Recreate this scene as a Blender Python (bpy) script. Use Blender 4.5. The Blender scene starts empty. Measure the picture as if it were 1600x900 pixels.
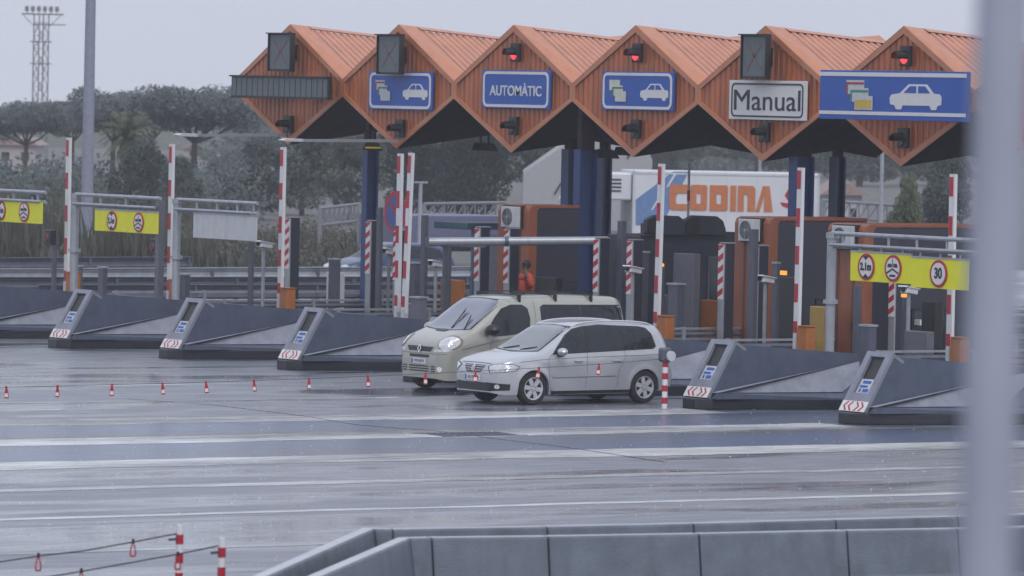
import bpy, bmesh, math, random
from mathutils import Vector, Matrix
from mathutils.bvhtree import BVHTree
random.seed(7)
rad = math.radians
scn = bpy.context.scene
COL = scn.collection

# ------------------------------------------------------------------ camera
FPX, CAMZ, PIT, ROLL, AZ = 9000.0, 6.04, .0333, .021, .6016      # focal length in pixels of a 1600 px wide frame
CAM = Vector((-66.0, -85.0, CAMZ))
F0 = Vector((math.sin(AZ), math.cos(AZ), 0)); R0 = Vector((math.cos(AZ), -math.sin(AZ), 0)); U0 = Vector((0, 0, 1))
VF = F0*math.cos(PIT) - U0*math.sin(PIT); _U = U0*math.cos(PIT) + F0*math.sin(PIT)
VR = R0*math.cos(ROLL) + _U*math.sin(ROLL); VU = _U*math.cos(ROLL) - R0*math.sin(ROLL)
cam_data = bpy.data.cameras.new('camera'); cam = bpy.data.objects.new('camera', cam_data); COL.objects.link(cam)
cam.matrix_world = Matrix(((VR.x, VU.x, -VF.x, CAM.x), (VR.y, VU.y, -VF.y, CAM.y), (VR.z, VU.z, -VF.z, CAM.z), (0, 0, 0, 1)))
cam_data.sensor_width = 36; cam_data.lens = FPX/1600*36; cam_data.clip_start = 1; cam_data.clip_end = 6000
cam_data.dof.use_dof = True; cam_data.dof.focus_distance = 112; cam_data.dof.aperture_fstop = 3.5
scn.camera = cam

# ------------------------------------------------------------------ sky, sun, exposure
SUN_EL, SUN_AZ = 48.0, 200.0        # azimuth of the sun, degrees clockwise from +Y
w = bpy.data.worlds.new('World'); scn.world = w; w.use_nodes = True
nt = w.node_tree; nt.nodes.clear()
out = nt.nodes.new('ShaderNodeOutputWorld'); bg = nt.nodes.new('ShaderNodeBackground')
sky = nt.nodes.new('ShaderNodeTexSky'); sky.sky_type = 'NISHITA'; sky.sun_disc = False
sky.sun_elevation = rad(SUN_EL); sky.sun_rotation = rad(SUN_AZ); sky.dust_density = 4; sky.air_density = 1.2
mixn = nt.nodes.new('ShaderNodeMix'); mixn.data_type = 'RGBA'; mixn.inputs[0].default_value = .86
cloud = nt.nodes.new('ShaderNodeTexNoise'); cloud.inputs['Scale'].default_value = 2.2; cloud.inputs['Detail'].default_value = 4
tc = nt.nodes.new('ShaderNodeTexCoord'); nt.links.new(tc.outputs['Generated'], cloud.inputs['Vector'])
cr = nt.nodes.new('ShaderNodeValToRGB')                       # the overcast layer: an even grey-lavender deck
cr.color_ramp.elements[0].position = .3; cr.color_ramp.elements[0].color = (4.9, 5.25, 6.25, 1)
cr.color_ramp.elements[1].position = .7; cr.color_ramp.elements[1].color = (5.5, 5.85, 6.8, 1)
nt.links.new(cloud.outputs['Fac'], cr.inputs[0])
nt.links.new(sky.outputs[0], mixn.inputs[6]); nt.links.new(cr.outputs[0], mixn.inputs[7])
nt.links.new(mixn.outputs[2], bg.inputs[0]); bg.inputs[1].default_value = .1
nt.links.new(bg.outputs[0], out.inputs[0])
sd = bpy.data.lights.new('sun', 'SUN'); sd.energy = .7; sd.angle = rad(25); sd.color = (1, .985, .96)
so = bpy.data.objects.new('sun', sd); COL.objects.link(so)
so.rotation_euler = (rad(90-SUN_EL), 0, rad(180-SUN_AZ)); so.location = (0, 0, 60)
vs = scn.view_settings; vs.view_transform = 'Standard'; vs.look = 'None'; vs.exposure = 0.56; vs.gamma = 1; vs.use_curve_mapping = False
cy = scn.cycles; cy.max_bounces = 8; cy.diffuse_bounces = 3; cy.glossy_bounces = 3; cy.volume_bounces = 2; cy.transparent_max_bounces = 8
cy.use_denoising = True; cy.caustics_reflective = False; cy.caustics_refractive = False; cy.sample_clamp_indirect = 4

# ------------------------------------------------------------------ where a measured picture point stands on a real plane
def ray(x, y): return VF + VR*((x-800)/FPX) - VU*((y-450)/FPX)
def on(ax, v, x, y):
    d = ray(x, y); return CAM + d*((v-CAM[ax])/d[ax])
def far(x, y, D): return CAM + ray(x, y)*D
def ground_at(x, D, z=0.0):
    p = far(x, 400, D); return Vector((p.x, p.y, z))

# ------------------------------------------------------------------ materials
MATS = {}
def mat(name, color, rough=.5, metal=0, var=.12, scale=6, bump=0, bscale=40, spec=.5, coat=0, streak=None, emit=None, island=0, dirt=0, trans=0):
    if name in MATS: return MATS[name]
    m = bpy.data.materials.new(name); m.use_nodes = True; MATS[name] = m
    n = m.node_tree.nodes; l = m.node_tree.links; b = n['Principled BSDF']
    b.inputs['Roughness'].default_value = rough; b.inputs['Metallic'].default_value = metal
    b.inputs['Specular IOR Level'].default_value = spec; b.inputs['Coat Weight'].default_value = coat; b.inputs['Coat Roughness'].default_value = .06
    t = n.new('ShaderNodeTexCoord'); mp = n.new('ShaderNodeMapping'); l.new(t.outputs['Object'], mp.inputs[0])
    if streak: mp.inputs['Scale'].default_value = streak
    nz = n.new('ShaderNodeTexNoise'); nz.inputs['Scale'].default_value = scale; nz.inputs['Detail'].default_value = 5; nz.inputs['Roughness'].default_value = .6
    l.new(mp.outputs[0], nz.inputs['Vector'])
    rp = n.new('ShaderNodeMapRange'); rp.inputs['From Min'].default_value = .3; rp.inputs['From Max'].default_value = .7
    rp.inputs['To Min'].default_value = 1-var; rp.inputs['To Max'].default_value = 1+var
    l.new(nz.outputs['Fac'], rp.inputs['Value'])
    mu = n.new('ShaderNodeMix'); mu.data_type = 'RGBA'; mu.blend_type = 'MULTIPLY'; mu.inputs[0].default_value = 1
    mu.inputs[6].default_value = (*color, 1); l.new(rp.outputs[0], mu.inputs[7]); last = mu.outputs[2]
    if dirt:
        n2 = n.new('ShaderNodeTexNoise'); n2.inputs['Scale'].default_value = 1.3; n2.inputs['Detail'].default_value = 6
        mp2 = n.new('ShaderNodeMapping'); mp2.inputs['Scale'].default_value = (3, 3, .5); l.new(t.outputs['Object'], mp2.inputs[0]); l.new(mp2.outputs[0], n2.inputs['Vector'])
        r2 = n.new('ShaderNodeMapRange'); r2.inputs['From Min'].default_value = .48; r2.inputs['From Max'].default_value = .72; r2.inputs['To Min'].default_value = 0; r2.inputs['To Max'].default_value = dirt
        l.new(n2.outputs['Fac'], r2.inputs['Value'])
        m2 = n.new('ShaderNodeMix'); m2.data_type = 'RGBA'; m2.inputs[7].default_value = (.05, .045, .04, 1)
        l.new(r2.outputs[0], m2.inputs[0]); l.new(last, m2.inputs[6]); last = m2.outputs[2]
    if island:
        g = n.new('ShaderNodeNewGeometry'); r3 = n.new('ShaderNodeMapRange'); r3.inputs['To Min'].default_value = 1-island; r3.inputs['To Max'].default_value = 1+island
        l.new(g.outputs['Random Per Island'], r3.inputs['Value'])
        m3 = n.new('ShaderNodeMix'); m3.data_type = 'RGBA'; m3.blend_type = 'MULTIPLY'; m3.inputs[0].default_value = 1
        l.new(last, m3.inputs[6]); l.new(r3.outputs[0], m3.inputs[7]); last = m3.outputs[2]
    l.new(last, b.inputs['Base Color'])
    if bump:
        n4 = n.new('ShaderNodeTexNoise'); n4.inputs['Scale'].default_value = bscale; n4.inputs['Detail'].default_value = 3
        l.new(mp.outputs[0], n4.inputs['Vector'])
        bp = n.new('ShaderNodeBump'); bp.inputs['Strength'].default_value = bump; bp.inputs['Distance'].default_value = .02
        l.new(n4.outputs['Fac'], bp.inputs['Height']); l.new(bp.outputs[0], b.inputs['Normal'])
    if emit:
        b.inputs['Emission Color'].default_value = (*emit[0], 1); b.inputs['Emission Strength'].default_value = emit[1]
    if trans: b.inputs['Transmission Weight'].default_value = trans
    return m
ORANGE = mat('orange_cladding', (.46, .135, .050), .32, var=.2, scale=1.2, dirt=.42, streak=(1, 1, .3))
ROOFO = mat('orange_roof', (.56, .265, .175), .28, var=.12, scale=1.5, dirt=.12)
TRIM = mat('orange_trim', (.52, .20, .10), .28, var=.08, scale=2, dirt=.12)
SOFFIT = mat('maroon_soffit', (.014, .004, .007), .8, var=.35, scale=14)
NAVY = mat('navy_column', (.012, .04, .15), .35, var=.1, scale=2)
BLUE = mat('sign_blue', (.014, .085, .40), .35, var=.05, scale=2)
WHITE = mat('white_paint', (.70, .71, .72), .35, var=.05, scale=3, dirt=.15)
SIGNW = mat('sign_white', (.70, .70, .70), .4, var=.03)
BLACK = mat('black_plastic', (.012, .012, .014), .4, var=.1)
DARKGREY = mat('dark_grey_panel', (.024, .025, .044), .4, var=.15, scale=2, dirt=.3)
BOOTHG = mat('booth_grey', (.032, .032, .052), .4, var=.12, scale=1.5, dirt=.35)
ISLG = mat('island_grey', (.075, .095, .145), .45, var=.2, scale=2.0, dirt=.32, bump=.15)
ISLL = mat('island_frame_and_lit_facet', (.23, .245, .30), .45, var=.16, scale=2.0, dirt=.3)
PLINTH = mat('black_plinth', (.018, .02, .03), .35, var=.3, scale=3)
RAILG = mat('rail_grey', (.17, .175, .215), .4, metal=.2, var=.15, scale=3, dirt=.2)
STEEL = mat('galvanised_steel', (.36, .38, .42), .38, metal=.35, var=.12, scale=4, dirt=.25)
STEELD = mat('dull_steel', (.10, .105, .14), .4, metal=.3, var=.15, scale=4, dirt=.25)
POLEG = mat('painted_pole_grey', (.36, .38, .46), .45, var=.06, scale=3)
RED = mat('reflective_red', (.42, .012, .03), .35, var=.08)
YEL = mat('sign_yellow', (.80, .78, .012), .38, var=.04, dirt=.06)
BOOTHO = mat('booth_orange', (.27, .085, .040), .4, var=.14, scale=1.5, dirt=.3)
ORBOX = mat('orange_cabinet', (.40, .135, .032), .4, var=.1, dirt=.2)
LENSR = mat('red_lamp', (.5, .01, .02), .3, emit=((1, .06, .08), .9))
AMBER = mat('amber_display', (.5, .2, .02), .3, emit=((1, .33, .04), .8))
LENSD = mat('dark_lens', (.03, .05, .05), .15, var=.1)
CONC = mat('wet_concrete', (.13, .155, .195), .42, var=.2, scale=2.5, dirt=.32, bump=.5, bscale=60)
CONCTOP = mat('concrete_sky_lit_top', (.46, .48, .52), .3, var=.12, scale=2, dirt=.1, bump=.2)  # paler than the sides: sky light on the top faces put into the colour
PALE = mat('pale_panel', (.55, .56, .58), .45, var=.06, dirt=.12)
LEDPANEL = mat('led_panel', (.10, .125, .135), .3, var=.2, scale=30, streak=(1, 1, .1))
LEDX = mat('led_cross', (.16, .09, .10), .4)
TREADR = mat('rubber', (.014, .014, .016), .6, var=.2)
RIM = mat('alloy', (.62, .63, .66), .3, metal=.3, var=.05)
CHROME = mat('chrome', (.7, .7, .72), .12, metal=1, var=.02)
LAMP = mat('headlamp_glass', (.62, .63, .66), .08, var=.3, scale=25, coat=1)
GREY6 = mat('mid_grey_box', (.13, .13, .165), .4, var=.1, dirt=.2)
TEAL = mat('teal_frame', (.03, .10, .14), .4)
ORV = mat('orange_jacket', (.55, .07, .035), .7, var=.15)
SKIN = mat('skin', (.16, .085, .06), .6); HAIR = mat('black_hair', (.01, .009, .01), .7); TROUS = mat('dark_trousers', (.02, .022, .03), .8)

# ------------------------------------------------------------------ mesh builder
class MB:
    def __init__(s): s.v = []; s.f = []; s.m = []
    def add(s, vs, fs, m=0):
        o = len(s.v); s.v += [tuple(p) for p in vs]
        for f in fs: s.f.append(tuple(i+o for i in f)); s.m.append(m)
        return s
    def box(s, x0, x1, y0, y1, z0, z1, m=0):
        v = [(x, y, z) for x in (x0, x1) for y in (y0, y1) for z in (z0, z1)]
        return s.add(v, [(0, 1, 3, 2), (4, 6, 7, 5), (0, 4, 5, 1), (2, 3, 7, 6), (0, 2, 6, 4), (1, 5, 7, 3)], m)
    def prism(s, pts, ax, a, b, m=0):
        n = len(pts)
        def P(p, t): return (t, p[0], p[1]) if ax == 'x' else ((p[0], t, p[1]) if ax == 'y' else (p[0], p[1], t))
        v = [P(p, a) for p in pts] + [P(p, b) for p in pts]
        return s.add(v, [tuple(range(n-1, -1, -1)), tuple(range(n, 2*n))] + [(i, (i+1) % n, (i+1) % n+n, i+n) for i in range(n)], m)
    def tube(s, p0, p1, r0, r1=None, n=10, m=0, caps=True):
        p0 = Vector(p0); p1 = Vector(p1); r1 = r0 if r1 is None else r1; d = (p1-p0).normalized()
        a = d.orthogonal().normalized(); b = d.cross(a); v = []
        for p, r in ((p0, r0), (p1, r1)):
            for i in range(n): t = 2*math.pi*i/n; v.append(p + a*r*math.cos(t) + b*r*math.sin(t))
        f = [(i, (i+1) % n, (i+1) % n+n, i+n) for i in range(n)]
        if caps: f += [tuple(range(n-1, -1, -1)), tuple(range(n, 2*n))]
        return s.add(v, f, m)
    def bar(s, p0, p1, w, h, m=0):       # rectangular bar, w sideways, h upwards
        p0 = Vector(p0); p1 = Vector(p1); d = (p1-p0).normalized()
        up = Vector((0, 0, 1)) if abs(d.z) < .95 else Vector((1, 0, 0)); a = d.cross(up).normalized()*w/2; b = a.cross(d).normalized()*h/2
        v = [q+sa*a+sb*b for q in (p0, p1) for sa, sb in ((-1, -1), (1, -1), (1, 1), (-1, 1))]
        return s.add(v, [(0, 1, 2, 3), (7, 6, 5, 4), (0, 4, 5, 1), (1, 5, 6, 2), (2, 6, 7, 3), (3, 7, 4, 0)], m)
    def ball(s, c, r, n=8, m=0, sc=(1, 1, 1)):
        c = Vector(c); v = [c+Vector((0, 0, -r*sc[2]))]
        for j in range(1, n//2):
            ph = -math.pi/2+math.pi*j/(n//2)
            for i in range(n): t = 2*math.pi*i/n; v.append(c+Vector((r*sc[0]*math.cos(ph)*math.cos(t), r*sc[1]*math.cos(ph)*math.sin(t), r*sc[2]*math.sin(ph))))
        v.append(c+Vector((0, 0, r*sc[2]))); k = n//2-1; f = []
        for i in range(n): f.append((0, 1+(i+1) % n, 1+i))
        for j in range(k-1):
            for i in range(n): f.append((1+j*n+i, 1+j*n+(i+1) % n, 1+(j+1)*n+(i+1) % n, 1+(j+1)*n+i))
        for i in range(n): f.append((len(v)-1, 1+(k-1)*n+i, 1+(k-1)*n+(i+1) % n))
        return s.add(v, f, m)
    def build(s, name, mats, parent=None, loc=None, smooth=False, bevel=0, rot=None):
        me = bpy.data.meshes.new(name); me.from_pydata(s.v, [], s.f)
        for mm in (mats if isinstance(mats, (list, tuple)) else [mats]): me.materials.append(mm)
        me.polygons.foreach_set('material_index', s.m)
        bm = bmesh.new(); bm.from_mesh(me); bmesh.ops.recalc_face_normals(bm, faces=bm.faces); bm.to_mesh(me); bm.free()
        if smooth:
            me.polygons.foreach_set('use_smooth', [True]*len(me.polygons))
            try: me.set_sharp_from_angle(angle=rad(35))
            except Exception: pass
        o = bpy.data.objects.new(name, me); COL.objects.link(o)
        if parent: o.parent = parent
        if loc is not None: o.location = loc
        if rot: o.rotation_euler = rot
        if bevel:
            b = o.modifiers.new('bevel', 'BEVEL'); b.width = bevel; b.segments = 2; b.limit_method = 'ANGLE'
        return o
def tag(o, label=None, cat=None, group=None, kind=None):
    if label: o['label'] = label
    if cat: o['category'] = cat
    if group: o['group'] = group
    if kind: o['kind'] = kind
    return o
def thing(name, label, cat, loc=(0, 0, 0), rz=0, group=None):
    o = bpy.data.objects.new(name, None); COL.objects.link(o); o.location = loc; o.rotation_euler = (0, 0, rz); o.empty_display_size = .3
    return tag(o, label, cat, group)
def dup(root, loc, label=None, rz=None, scale=None):
    def cp(o, par):
        c = o.copy(); COL.objects.link(c)
        if par: c.parent = par
        for ch in list(o.children): cp(ch, c)
        return c
    c = cp(root, None); c.location = loc
    if rz is not None: c.rotation_euler = (c.rotation_euler[0], c.rotation_euler[1], rz)
    if scale: c.scale = scale
    if label: c['label'] = label
    return c
FACE_X = (rad(90), 0, rad(-90))     # a flat drawing (x right, y up) turned to face -x
FACE_Y = (rad(90), 0, 0)            # turned to face -y
def flat(name, polys, m, parent, loc, rot=FACE_X, depth=.02):
    b = MB()
    for p in polys: b.prism(p, 'z', 0, depth)
    return b.build(name, m, parent, loc, rot=rot)
def text(name, s, size, m, parent, loc, rot=FACE_X, depth=.015, xs=1.0, bold=0.0, fit=None):
    cu = bpy.data.curves.new('t', 'FONT'); cu.body = s; cu.size = size; cu.extrude = depth/2; cu.align_x = 'CENTER'; cu.align_y = 'CENTER'; cu.offset = bold
    t = bpy.data.objects.new('t', cu); COL.objects.link(t); bpy.context.view_layer.update()
    me = bpy.data.meshes.new_from_object(t.evaluated_get(bpy.context.evaluated_depsgraph_get()))
    bpy.data.objects.remove(t)
    if fit:                       # stretch the word to a given width and height, centred
        X = [v.co.x for v in me.vertices]; Y = [v.co.y for v in me.vertices]; cx, cy_ = (min(X)+max(X))/2, (min(Y)+max(Y))/2
        for v in me.vertices: v.co.x = (v.co.x-cx)*fit[0]/(max(X)-min(X)); v.co.y = (v.co.y-cy_)*fit[1]/(max(Y)-min(Y))
    else:
        for v in me.vertices: v.co.x *= xs
    me.materials.clear(); me.materials.append(m); o = bpy.data.objects.new(name, me); COL.objects.link(o)
    o.parent = parent; o.location = loc; o.rotation_euler = rot
    return o
def rrect(w, h, r, n=5):
    pts = []
    for cx, cy, a0 in ((w/2-r, h/2-r, 0), (-w/2+r, h/2-r, 90), (-w/2+r, -h/2+r, 180), (w/2-r, -h/2+r, 270)):
        for i in range(n+1): a = rad(a0+90*i/n); pts.append((cx+r*math.cos(a), cy+r*math.sin(a)))
    return pts
def circ(r, n=28, cx=0, cy=0, sy=1): return [(cx+r*math.cos(2*math.pi*i/n), cy+r*sy*math.sin(2*math.pi*i/n)) for i in range(n)]
def frame_polys(outer, inner):   # a ring between two outlines with the same number of points, as quads
    n = len(outer); return [[outer[i], outer[(i+1) % n], inner[(i+1) % n], inner[i]] for i in range(n)]

# ================================================================== THE SETTING
def ground_mat():
    m = bpy.data.materials.new('wet_asphalt'); m.use_nodes = True; n = m.node_tree.nodes; l = m.node_tree.links; b = n['Principled BSDF']
    t = n.new('ShaderNodeTexCoord')
    def noise(scale, sc, det=5, dist=0):
        mp = n.new('ShaderNodeMapping'); mp.inputs['Scale'].default_value = sc; l.new(t.outputs['Object'], mp.inputs[0])
        z = n.new('ShaderNodeTexNoise'); z.inputs['Scale'].default_value = scale; z.inputs['Detail'].default_value = det; z.inputs['Distortion'].default_value = dist
        l.new(mp.outputs[0], z.inputs['Vector']); return z.outputs['Fac']
    def rng(x, a, bb, c, d):
        r = n.new('ShaderNodeMapRange'); r.inputs['From Min'].default_value = a; r.inputs['From Max'].default_value = bb; r.inputs['To Min'].default_value = c; r.inputs['To Max'].default_value = d
        l.new(x, r.inputs['Value']); return r.outputs[0]
    wet = noise(1.0, (.10, .45, 1), 7, .6)          # films of water drawn out along the lanes
    fine = noise(1.0, (.7, 5.5, 1), 6, .3)
    col = n.new('ShaderNodeMix'); col.data_type = 'RGBA'; col.inputs[6].default_value = (.048, .053, .074, 1); col.inputs[7].default_value = (.15, .16, .205, 1)
    l.new(rng(fine, .35, .7, 0, 1), col.inputs[0]); l.new(col.outputs[2], b.inputs['Base Color'])
    add = n.new('ShaderNodeMath'); add.operation = 'ADD'; l.new(rng(wet, .38, .53, GR_LO, GR_HI), add.inputs[0]); l.new(rng(fine, .3, .7, -.06, .08), add.inputs[1])
    l.new(add.outputs[0], b.inputs['Roughness']); b.inputs['IOR'].default_value = 1.4; b.inputs['Specular IOR Level'].default_value = .55
    bn = noise(1.0, (1, 1, 1), 3); rip = [x for x in n if x.type == 'MAPPING'][-1]; rip.inputs['Rotation'].default_value = (0, 0, AZ); rip.inputs['Scale'].default_value = (2.2, 15, 1); bp = n.new('ShaderNodeBump'); bp.inputs['Strength'].default_value = GR_BUMP; bp.inputs['Distance'].default_value = .02
    l.new(bn, bp.inputs['Height']); l.new(bp.outputs[0], b.inputs['Normal']); l.new(bp.outputs[0], b.inputs['Coat Normal'])
    l.new(rng(fine, .35, .65, .55, 1.0), b.inputs['Coat Weight']); b.inputs['Coat IOR'].default_value = 1.9; l.new(rng(wet, .39, .52, .08, .45), b.inputs['Coat Roughness'])
    return m
GR_LO, GR_HI, GR_BUMP = .12, .46, .6
GROUND = ground_mat()
g = MB(); g.add([(-300, -300, 0), (1300, -300, 0), (1300, 1400, 0), (-300, 1400, 0)], [(0, 1, 2, 3)])
tag(g.build('ground', GROUND), kind='structure')
def paint_mat(name, c, rough, keep):
    m = bpy.data.materials.new(name); m.use_nodes = True; n = m.node_tree.nodes; l = m.node_tree.links; b = n['Principled BSDF']
    t = n.new('ShaderNodeTexCoord'); mp = n.new('ShaderNodeMapping'); mp.inputs['Scale'].default_value = (.8, 4, 1); l.new(t.outputs['Object'], mp.inputs[0])
    z = n.new('ShaderNodeTexNoise'); z.inputs['Scale'].default_value = 1.4; z.inputs['Detail'].default_value = 8; z.inputs['Roughness'].default_value = .7; l.new(mp.outputs[0], z.inputs['Vector'])
    r = n.new('ShaderNodeMapRange'); r.inputs['From Min'].default_value = .3; r.inputs['From Max'].default_value = .72; l.new(z.outputs['Fac'], r.inputs['Value'])
    mpw = n.new('ShaderNodeMapping'); mpw.inputs['Scale'].default_value = (.09, .5, 1); l.new(t.outputs['Object'], mpw.inputs[0])
    zw = n.new('ShaderNodeTexNoise'); zw.inputs['Scale'].default_value = 1.0; zw.inputs['Detail'].default_value = 6; l.new(mpw.outputs[0], zw.inputs['Vector'])
    rw = n.new('ShaderNodeMapRange'); rw.inputs['From Min'].default_value = .38; rw.inputs['From Max'].default_value = .62; rw.inputs['To Min'].default_value = -.25; rw.inputs['To Max'].default_value = .55; l.new(zw.outputs['Fac'], rw.inputs['Value'])
    ad = n.new('ShaderNodeMath'); ad.operation = 'ADD'; ad.use_clamp = True; l.new(r.outputs[0], ad.inputs[0]); l.new(rw.outputs[0], ad.inputs[1])
    mx = n.new('ShaderNodeMix'); mx.data_type = 'RGBA'; mx.inputs[6].default_value = (*c, 1); mx.inputs[7].default_value = (c[0]*.08+.055, c[1]*.08+.06, c[2]*.08+.07, 1)
    l.new(ad.outputs[0], mx.inputs[0]); l.new(mx.outputs[2], b.inputs['Base Color'])
    r2 = n.new('ShaderNodeMapRange'); r2.inputs['To Min'].default_value = rough-.08; r2.inputs['To Max'].default_value = rough+.12; l.new(z.outputs['Fac'], r2.inputs['Value']); l.new(r2.outputs[0], b.inputs['Roughness'])
    mp2 = n.new('ShaderNodeMapping'); mp2.inputs['Rotation'].default_value = (0, 0, AZ); mp2.inputs['Scale'].default_value = (2.2, 15, 1); l.new(t.outputs['Object'], mp2.inputs[0])
    z2 = n.new('ShaderNodeTexNoise'); z2.inputs['Scale'].default_value = 1; l.new(mp2.outputs[0], z2.inputs['Vector'])
    bp = n.new('ShaderNodeBump'); bp.inputs['Strength'].default_value = .25; bp.inputs['Distance'].default_value = .02; l.new(z2.outputs['Fac'], bp.inputs['Height']); l.new(bp.outputs[0], b.inputs['Normal']); l.new(bp.outputs[0], b.inputs['Coat Normal'])
    b.inputs['Coat Weight'].default_value = .45; b.inputs['Coat IOR'].default_value = 1.4; b.inputs['Coat Roughness'].default_value = .2
    return m
PW = paint_mat('worn_white_road_paint', (.78, .79, .78), .40, .22); PB = paint_mat('worn_blue_road_paint', (.035, .085, .22), .34, .55)
def strip(name, m, top, bot, z):       # strips of paint lying along the lanes: (x, y) outlines
    b = MB(); pts = [(p[0], p[1], z) for p in top] + [(p[0], p[1], z) for p in reversed(bot)]
    b.add(pts, [tuple(range(len(pts)))]); return tag(b.build(name, m), kind='structure')
def line(y0, y1, x0, x1, w=.0, seed=0):
    r = random.Random(seed); N = 260; xs = [x0+(x1-x0)*i/N for i in range(N+1)]; a = b = 0; up, dn = [], []
    for x in xs:                  # edges worn and ragged
        a = a*.8+r.gauss(0, w*.22+.006); b = b*.8+r.gauss(0, w*.22+.006)
        up.append((x, y1+w*math.sin(x*.21+seed)+a)); dn.append((x, y0+w*math.sin(x*.21+seed+.3)+b))
    return up, dn
for i, (y0, y1, x0, x1, mm, z, ww) in enumerate((
        (4.25, 5.75, -60, .55, PW, .004, .12), (1.0, 4.25, -60, 24, PB, .002, .0), (-.75, 1.0, -60, .2, PW, .004, .12),
        (-4.4, -.75, -60, 24, PB, .002, .0), (-6.1, -4.4, -60, 30, PW, .004, .1), (-10.35, -9.78, -60, 30, PW, .004, .05),
        (-15.25, -14.95, -60, 30, PW, .004, .05), (10.55, 10.75, -60, -3, PW, .004, .05), (15.7, 15.95, -60, .0, PW, .004, .04), (20.7, 20.9, -60, .5, PW, .004, .04), (25.7, 25.9, -60, .5, PW, .004, .04),
        (-20.3, -20.15, -60, 30, PW, .004, .04), (8.4, 8.55, -50, -12, PW, .004, .04))):
    strip('road_marking', mm, *line(y0, y1, x0, x1, ww, i), z)
# sealed crack running across the lanes
ck = MB(); cp = [on(2, .006, x, y) for x, y in ((200, 623), (330, 632), (470, 649), (560, 664), (680, 673), (780, 686), (880, 698), (1000, 716), (1040, 722))]
for a, b_ in zip(cp, cp[1:]):
    a.z = b_.z = .006; ck.bar(a, b_, .04, .002)
tag(ck.build('tar_seal', mat('tar', (.01, .01, .012), .2)), kind='structure')
lane_grate = MB()
gr0 = on(2, .012, 735, 678); gr0.z = 0
lane_grate.box(-.9, .9, -.50, -.44, .005, .012); lane_grate.box(-.9, .9, .44, .50, .005, .012)
for k in range(13): lane_grate.bar((-.85+k*.13, -.46, .01), (-.72+k*.13, .46, .01), .035, .012)
tag(lane_grate.build('drain_grate', STEELD, loc=gr0), 'long slotted drain grate in the white road band, in front of the silver car', 'drain grate')
# ================================================================== TOLL ISLANDS
S = 4.988
NL = [31.186-S*i for i in range(-1, 7)]     # left edge of each island nose
def make_island():
    r = thing('toll_island', '', 'traffic island', group='sloping grey toll island noses')
    p = MB(); p.prism([(-.05, .05), (-.28, -.22), (-.28, -.62), (-.05, -.85), (2.5, -1.45), (4.2, -1.6), (5.2, -1.6), (5.2, .05)], 'z', 0, .21)
    p.build('plinth', PLINTH, r, bevel=.02)
    top0, top1 = (.58, 1.27), (4.6, 1.0)
    b = MB()
    V = [(-.02, -.76, .21), (.60, -.76, 1.27), (4.2, -.80, 1.02), (2.9, -1.22, .33), (-.02, -.98, .33), (5.1, -1.5, .33), (5.1, -.9, .98),
         (-.02, -.98, .21), (2.9, -1.36, .21), (5.1, -1.5, .21), (.60, 0, 1.27), (4.2, 0, 1.02), (5.1, 0, .98), (5.1, 0, .21), (-.02, 0, .21)]
    #   dark upper facet, pale lower facet, dark rear facet, ledge, top, left side, back
    b.add(V, [(0, 1, 2), (0, 2, 4), (2, 6, 5, 3), (4, 3, 8, 7), (3, 5, 9, 8), (1, 10, 11, 2), (2, 11, 12, 6), (10, 14, 13, 12, 11), (6, 12, 13, 9, 5), (0, 7, 8, 9, 13, 14), (0, 4, 7), (0, 14, 10, 1)], 0)
    b.add([(.0, -.79, .335), (4.19, -.83, 1.01), (2.88, -1.245, .337), (-.01, -.995, .337)], [(0, 1, 2, 3)], 1)  # up-facing facet in the paler grey, its catch of light put into the colour
    bd = b.build('body', [ISLG, ISLL], r)
    # the sloping portal frame on the nose, with a slot, a sticker and chevrons
    f = MB(); sl = Vector((.62, 0, 1.06)); n = Vector((-1.06, 0, .62)).normalized()
    def P(t, y, o=0): q = Vector((-.03, 0, .2))+sl*t+n*o; return (q.x, y, q.z)
    def slab(t0, t1, y0, y1, o0, o1, mb, mi=0):
        v = [P(t, y, o) for t in (t0, t1) for y in (y0, y1) for o in (o0, o1)]
        mb.add(v, [(0, 1, 3, 2), (4, 6, 7, 5), (0, 4, 5, 1), (2, 3, 7, 6), (0, 2, 6, 4), (1, 5, 7, 3)], mi)
    slab(0, 1.0, -.16, 0.01, .0, .07, f); slab(0, 1.0, -.77, -.60, .0, .07, f); slab(0, .32, -.60, -.16, .0, .069, f); slab(.965, 1.0, -.60, -.16, .0, .069, f)
    slab(1.0, 1.05, -.77, .01, -.25, .07, f)
    f.build('nose_frame', ISLL, r)
    q = MB(); slab(.32, .965, -.60, -.16, -.02, .012, q); q.build('slot', BLACK, r)
    q = MB(); slab(.30, .58, -.58, -.18, .013, .03, q); lb = q.build('sticker', PALE, r)
    q = MB()
    for t0, t1, ya, yb in ((.50, .55, -.5, -.26), (.43, .47, -.45, -.22), (.35, .41, -.52, -.35), (.35, .41, -.30, -.24)): slab(t0, t1, ya, yb, .031, .036, q)
    q.build('sticker_mark', BLUE, lb)
    q = MB(); slab(-.01, .17, -.765, .005, .07, .085, q); cv = q.build('chevron_plate', SIGNW, r)
    q = MB()
    for c, s in ((-.385, 1), (-.385, -1)):
        for k in (.12, .26):
            for h in (1, -1):
                y1 = c+s*k; y2 = c+s*(k-.09)
                a = [P(.08, y1, .087), P(.08, y1+s*.055, .087), P(.08+h*.08, y2+s*.055, .087), P(.08+h*.08, y2, .087)]
                q.add(a, [(0, 1, 2, 3)])
    q.build('chevron', RED, cv)
    return r
isl = make_island()
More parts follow.
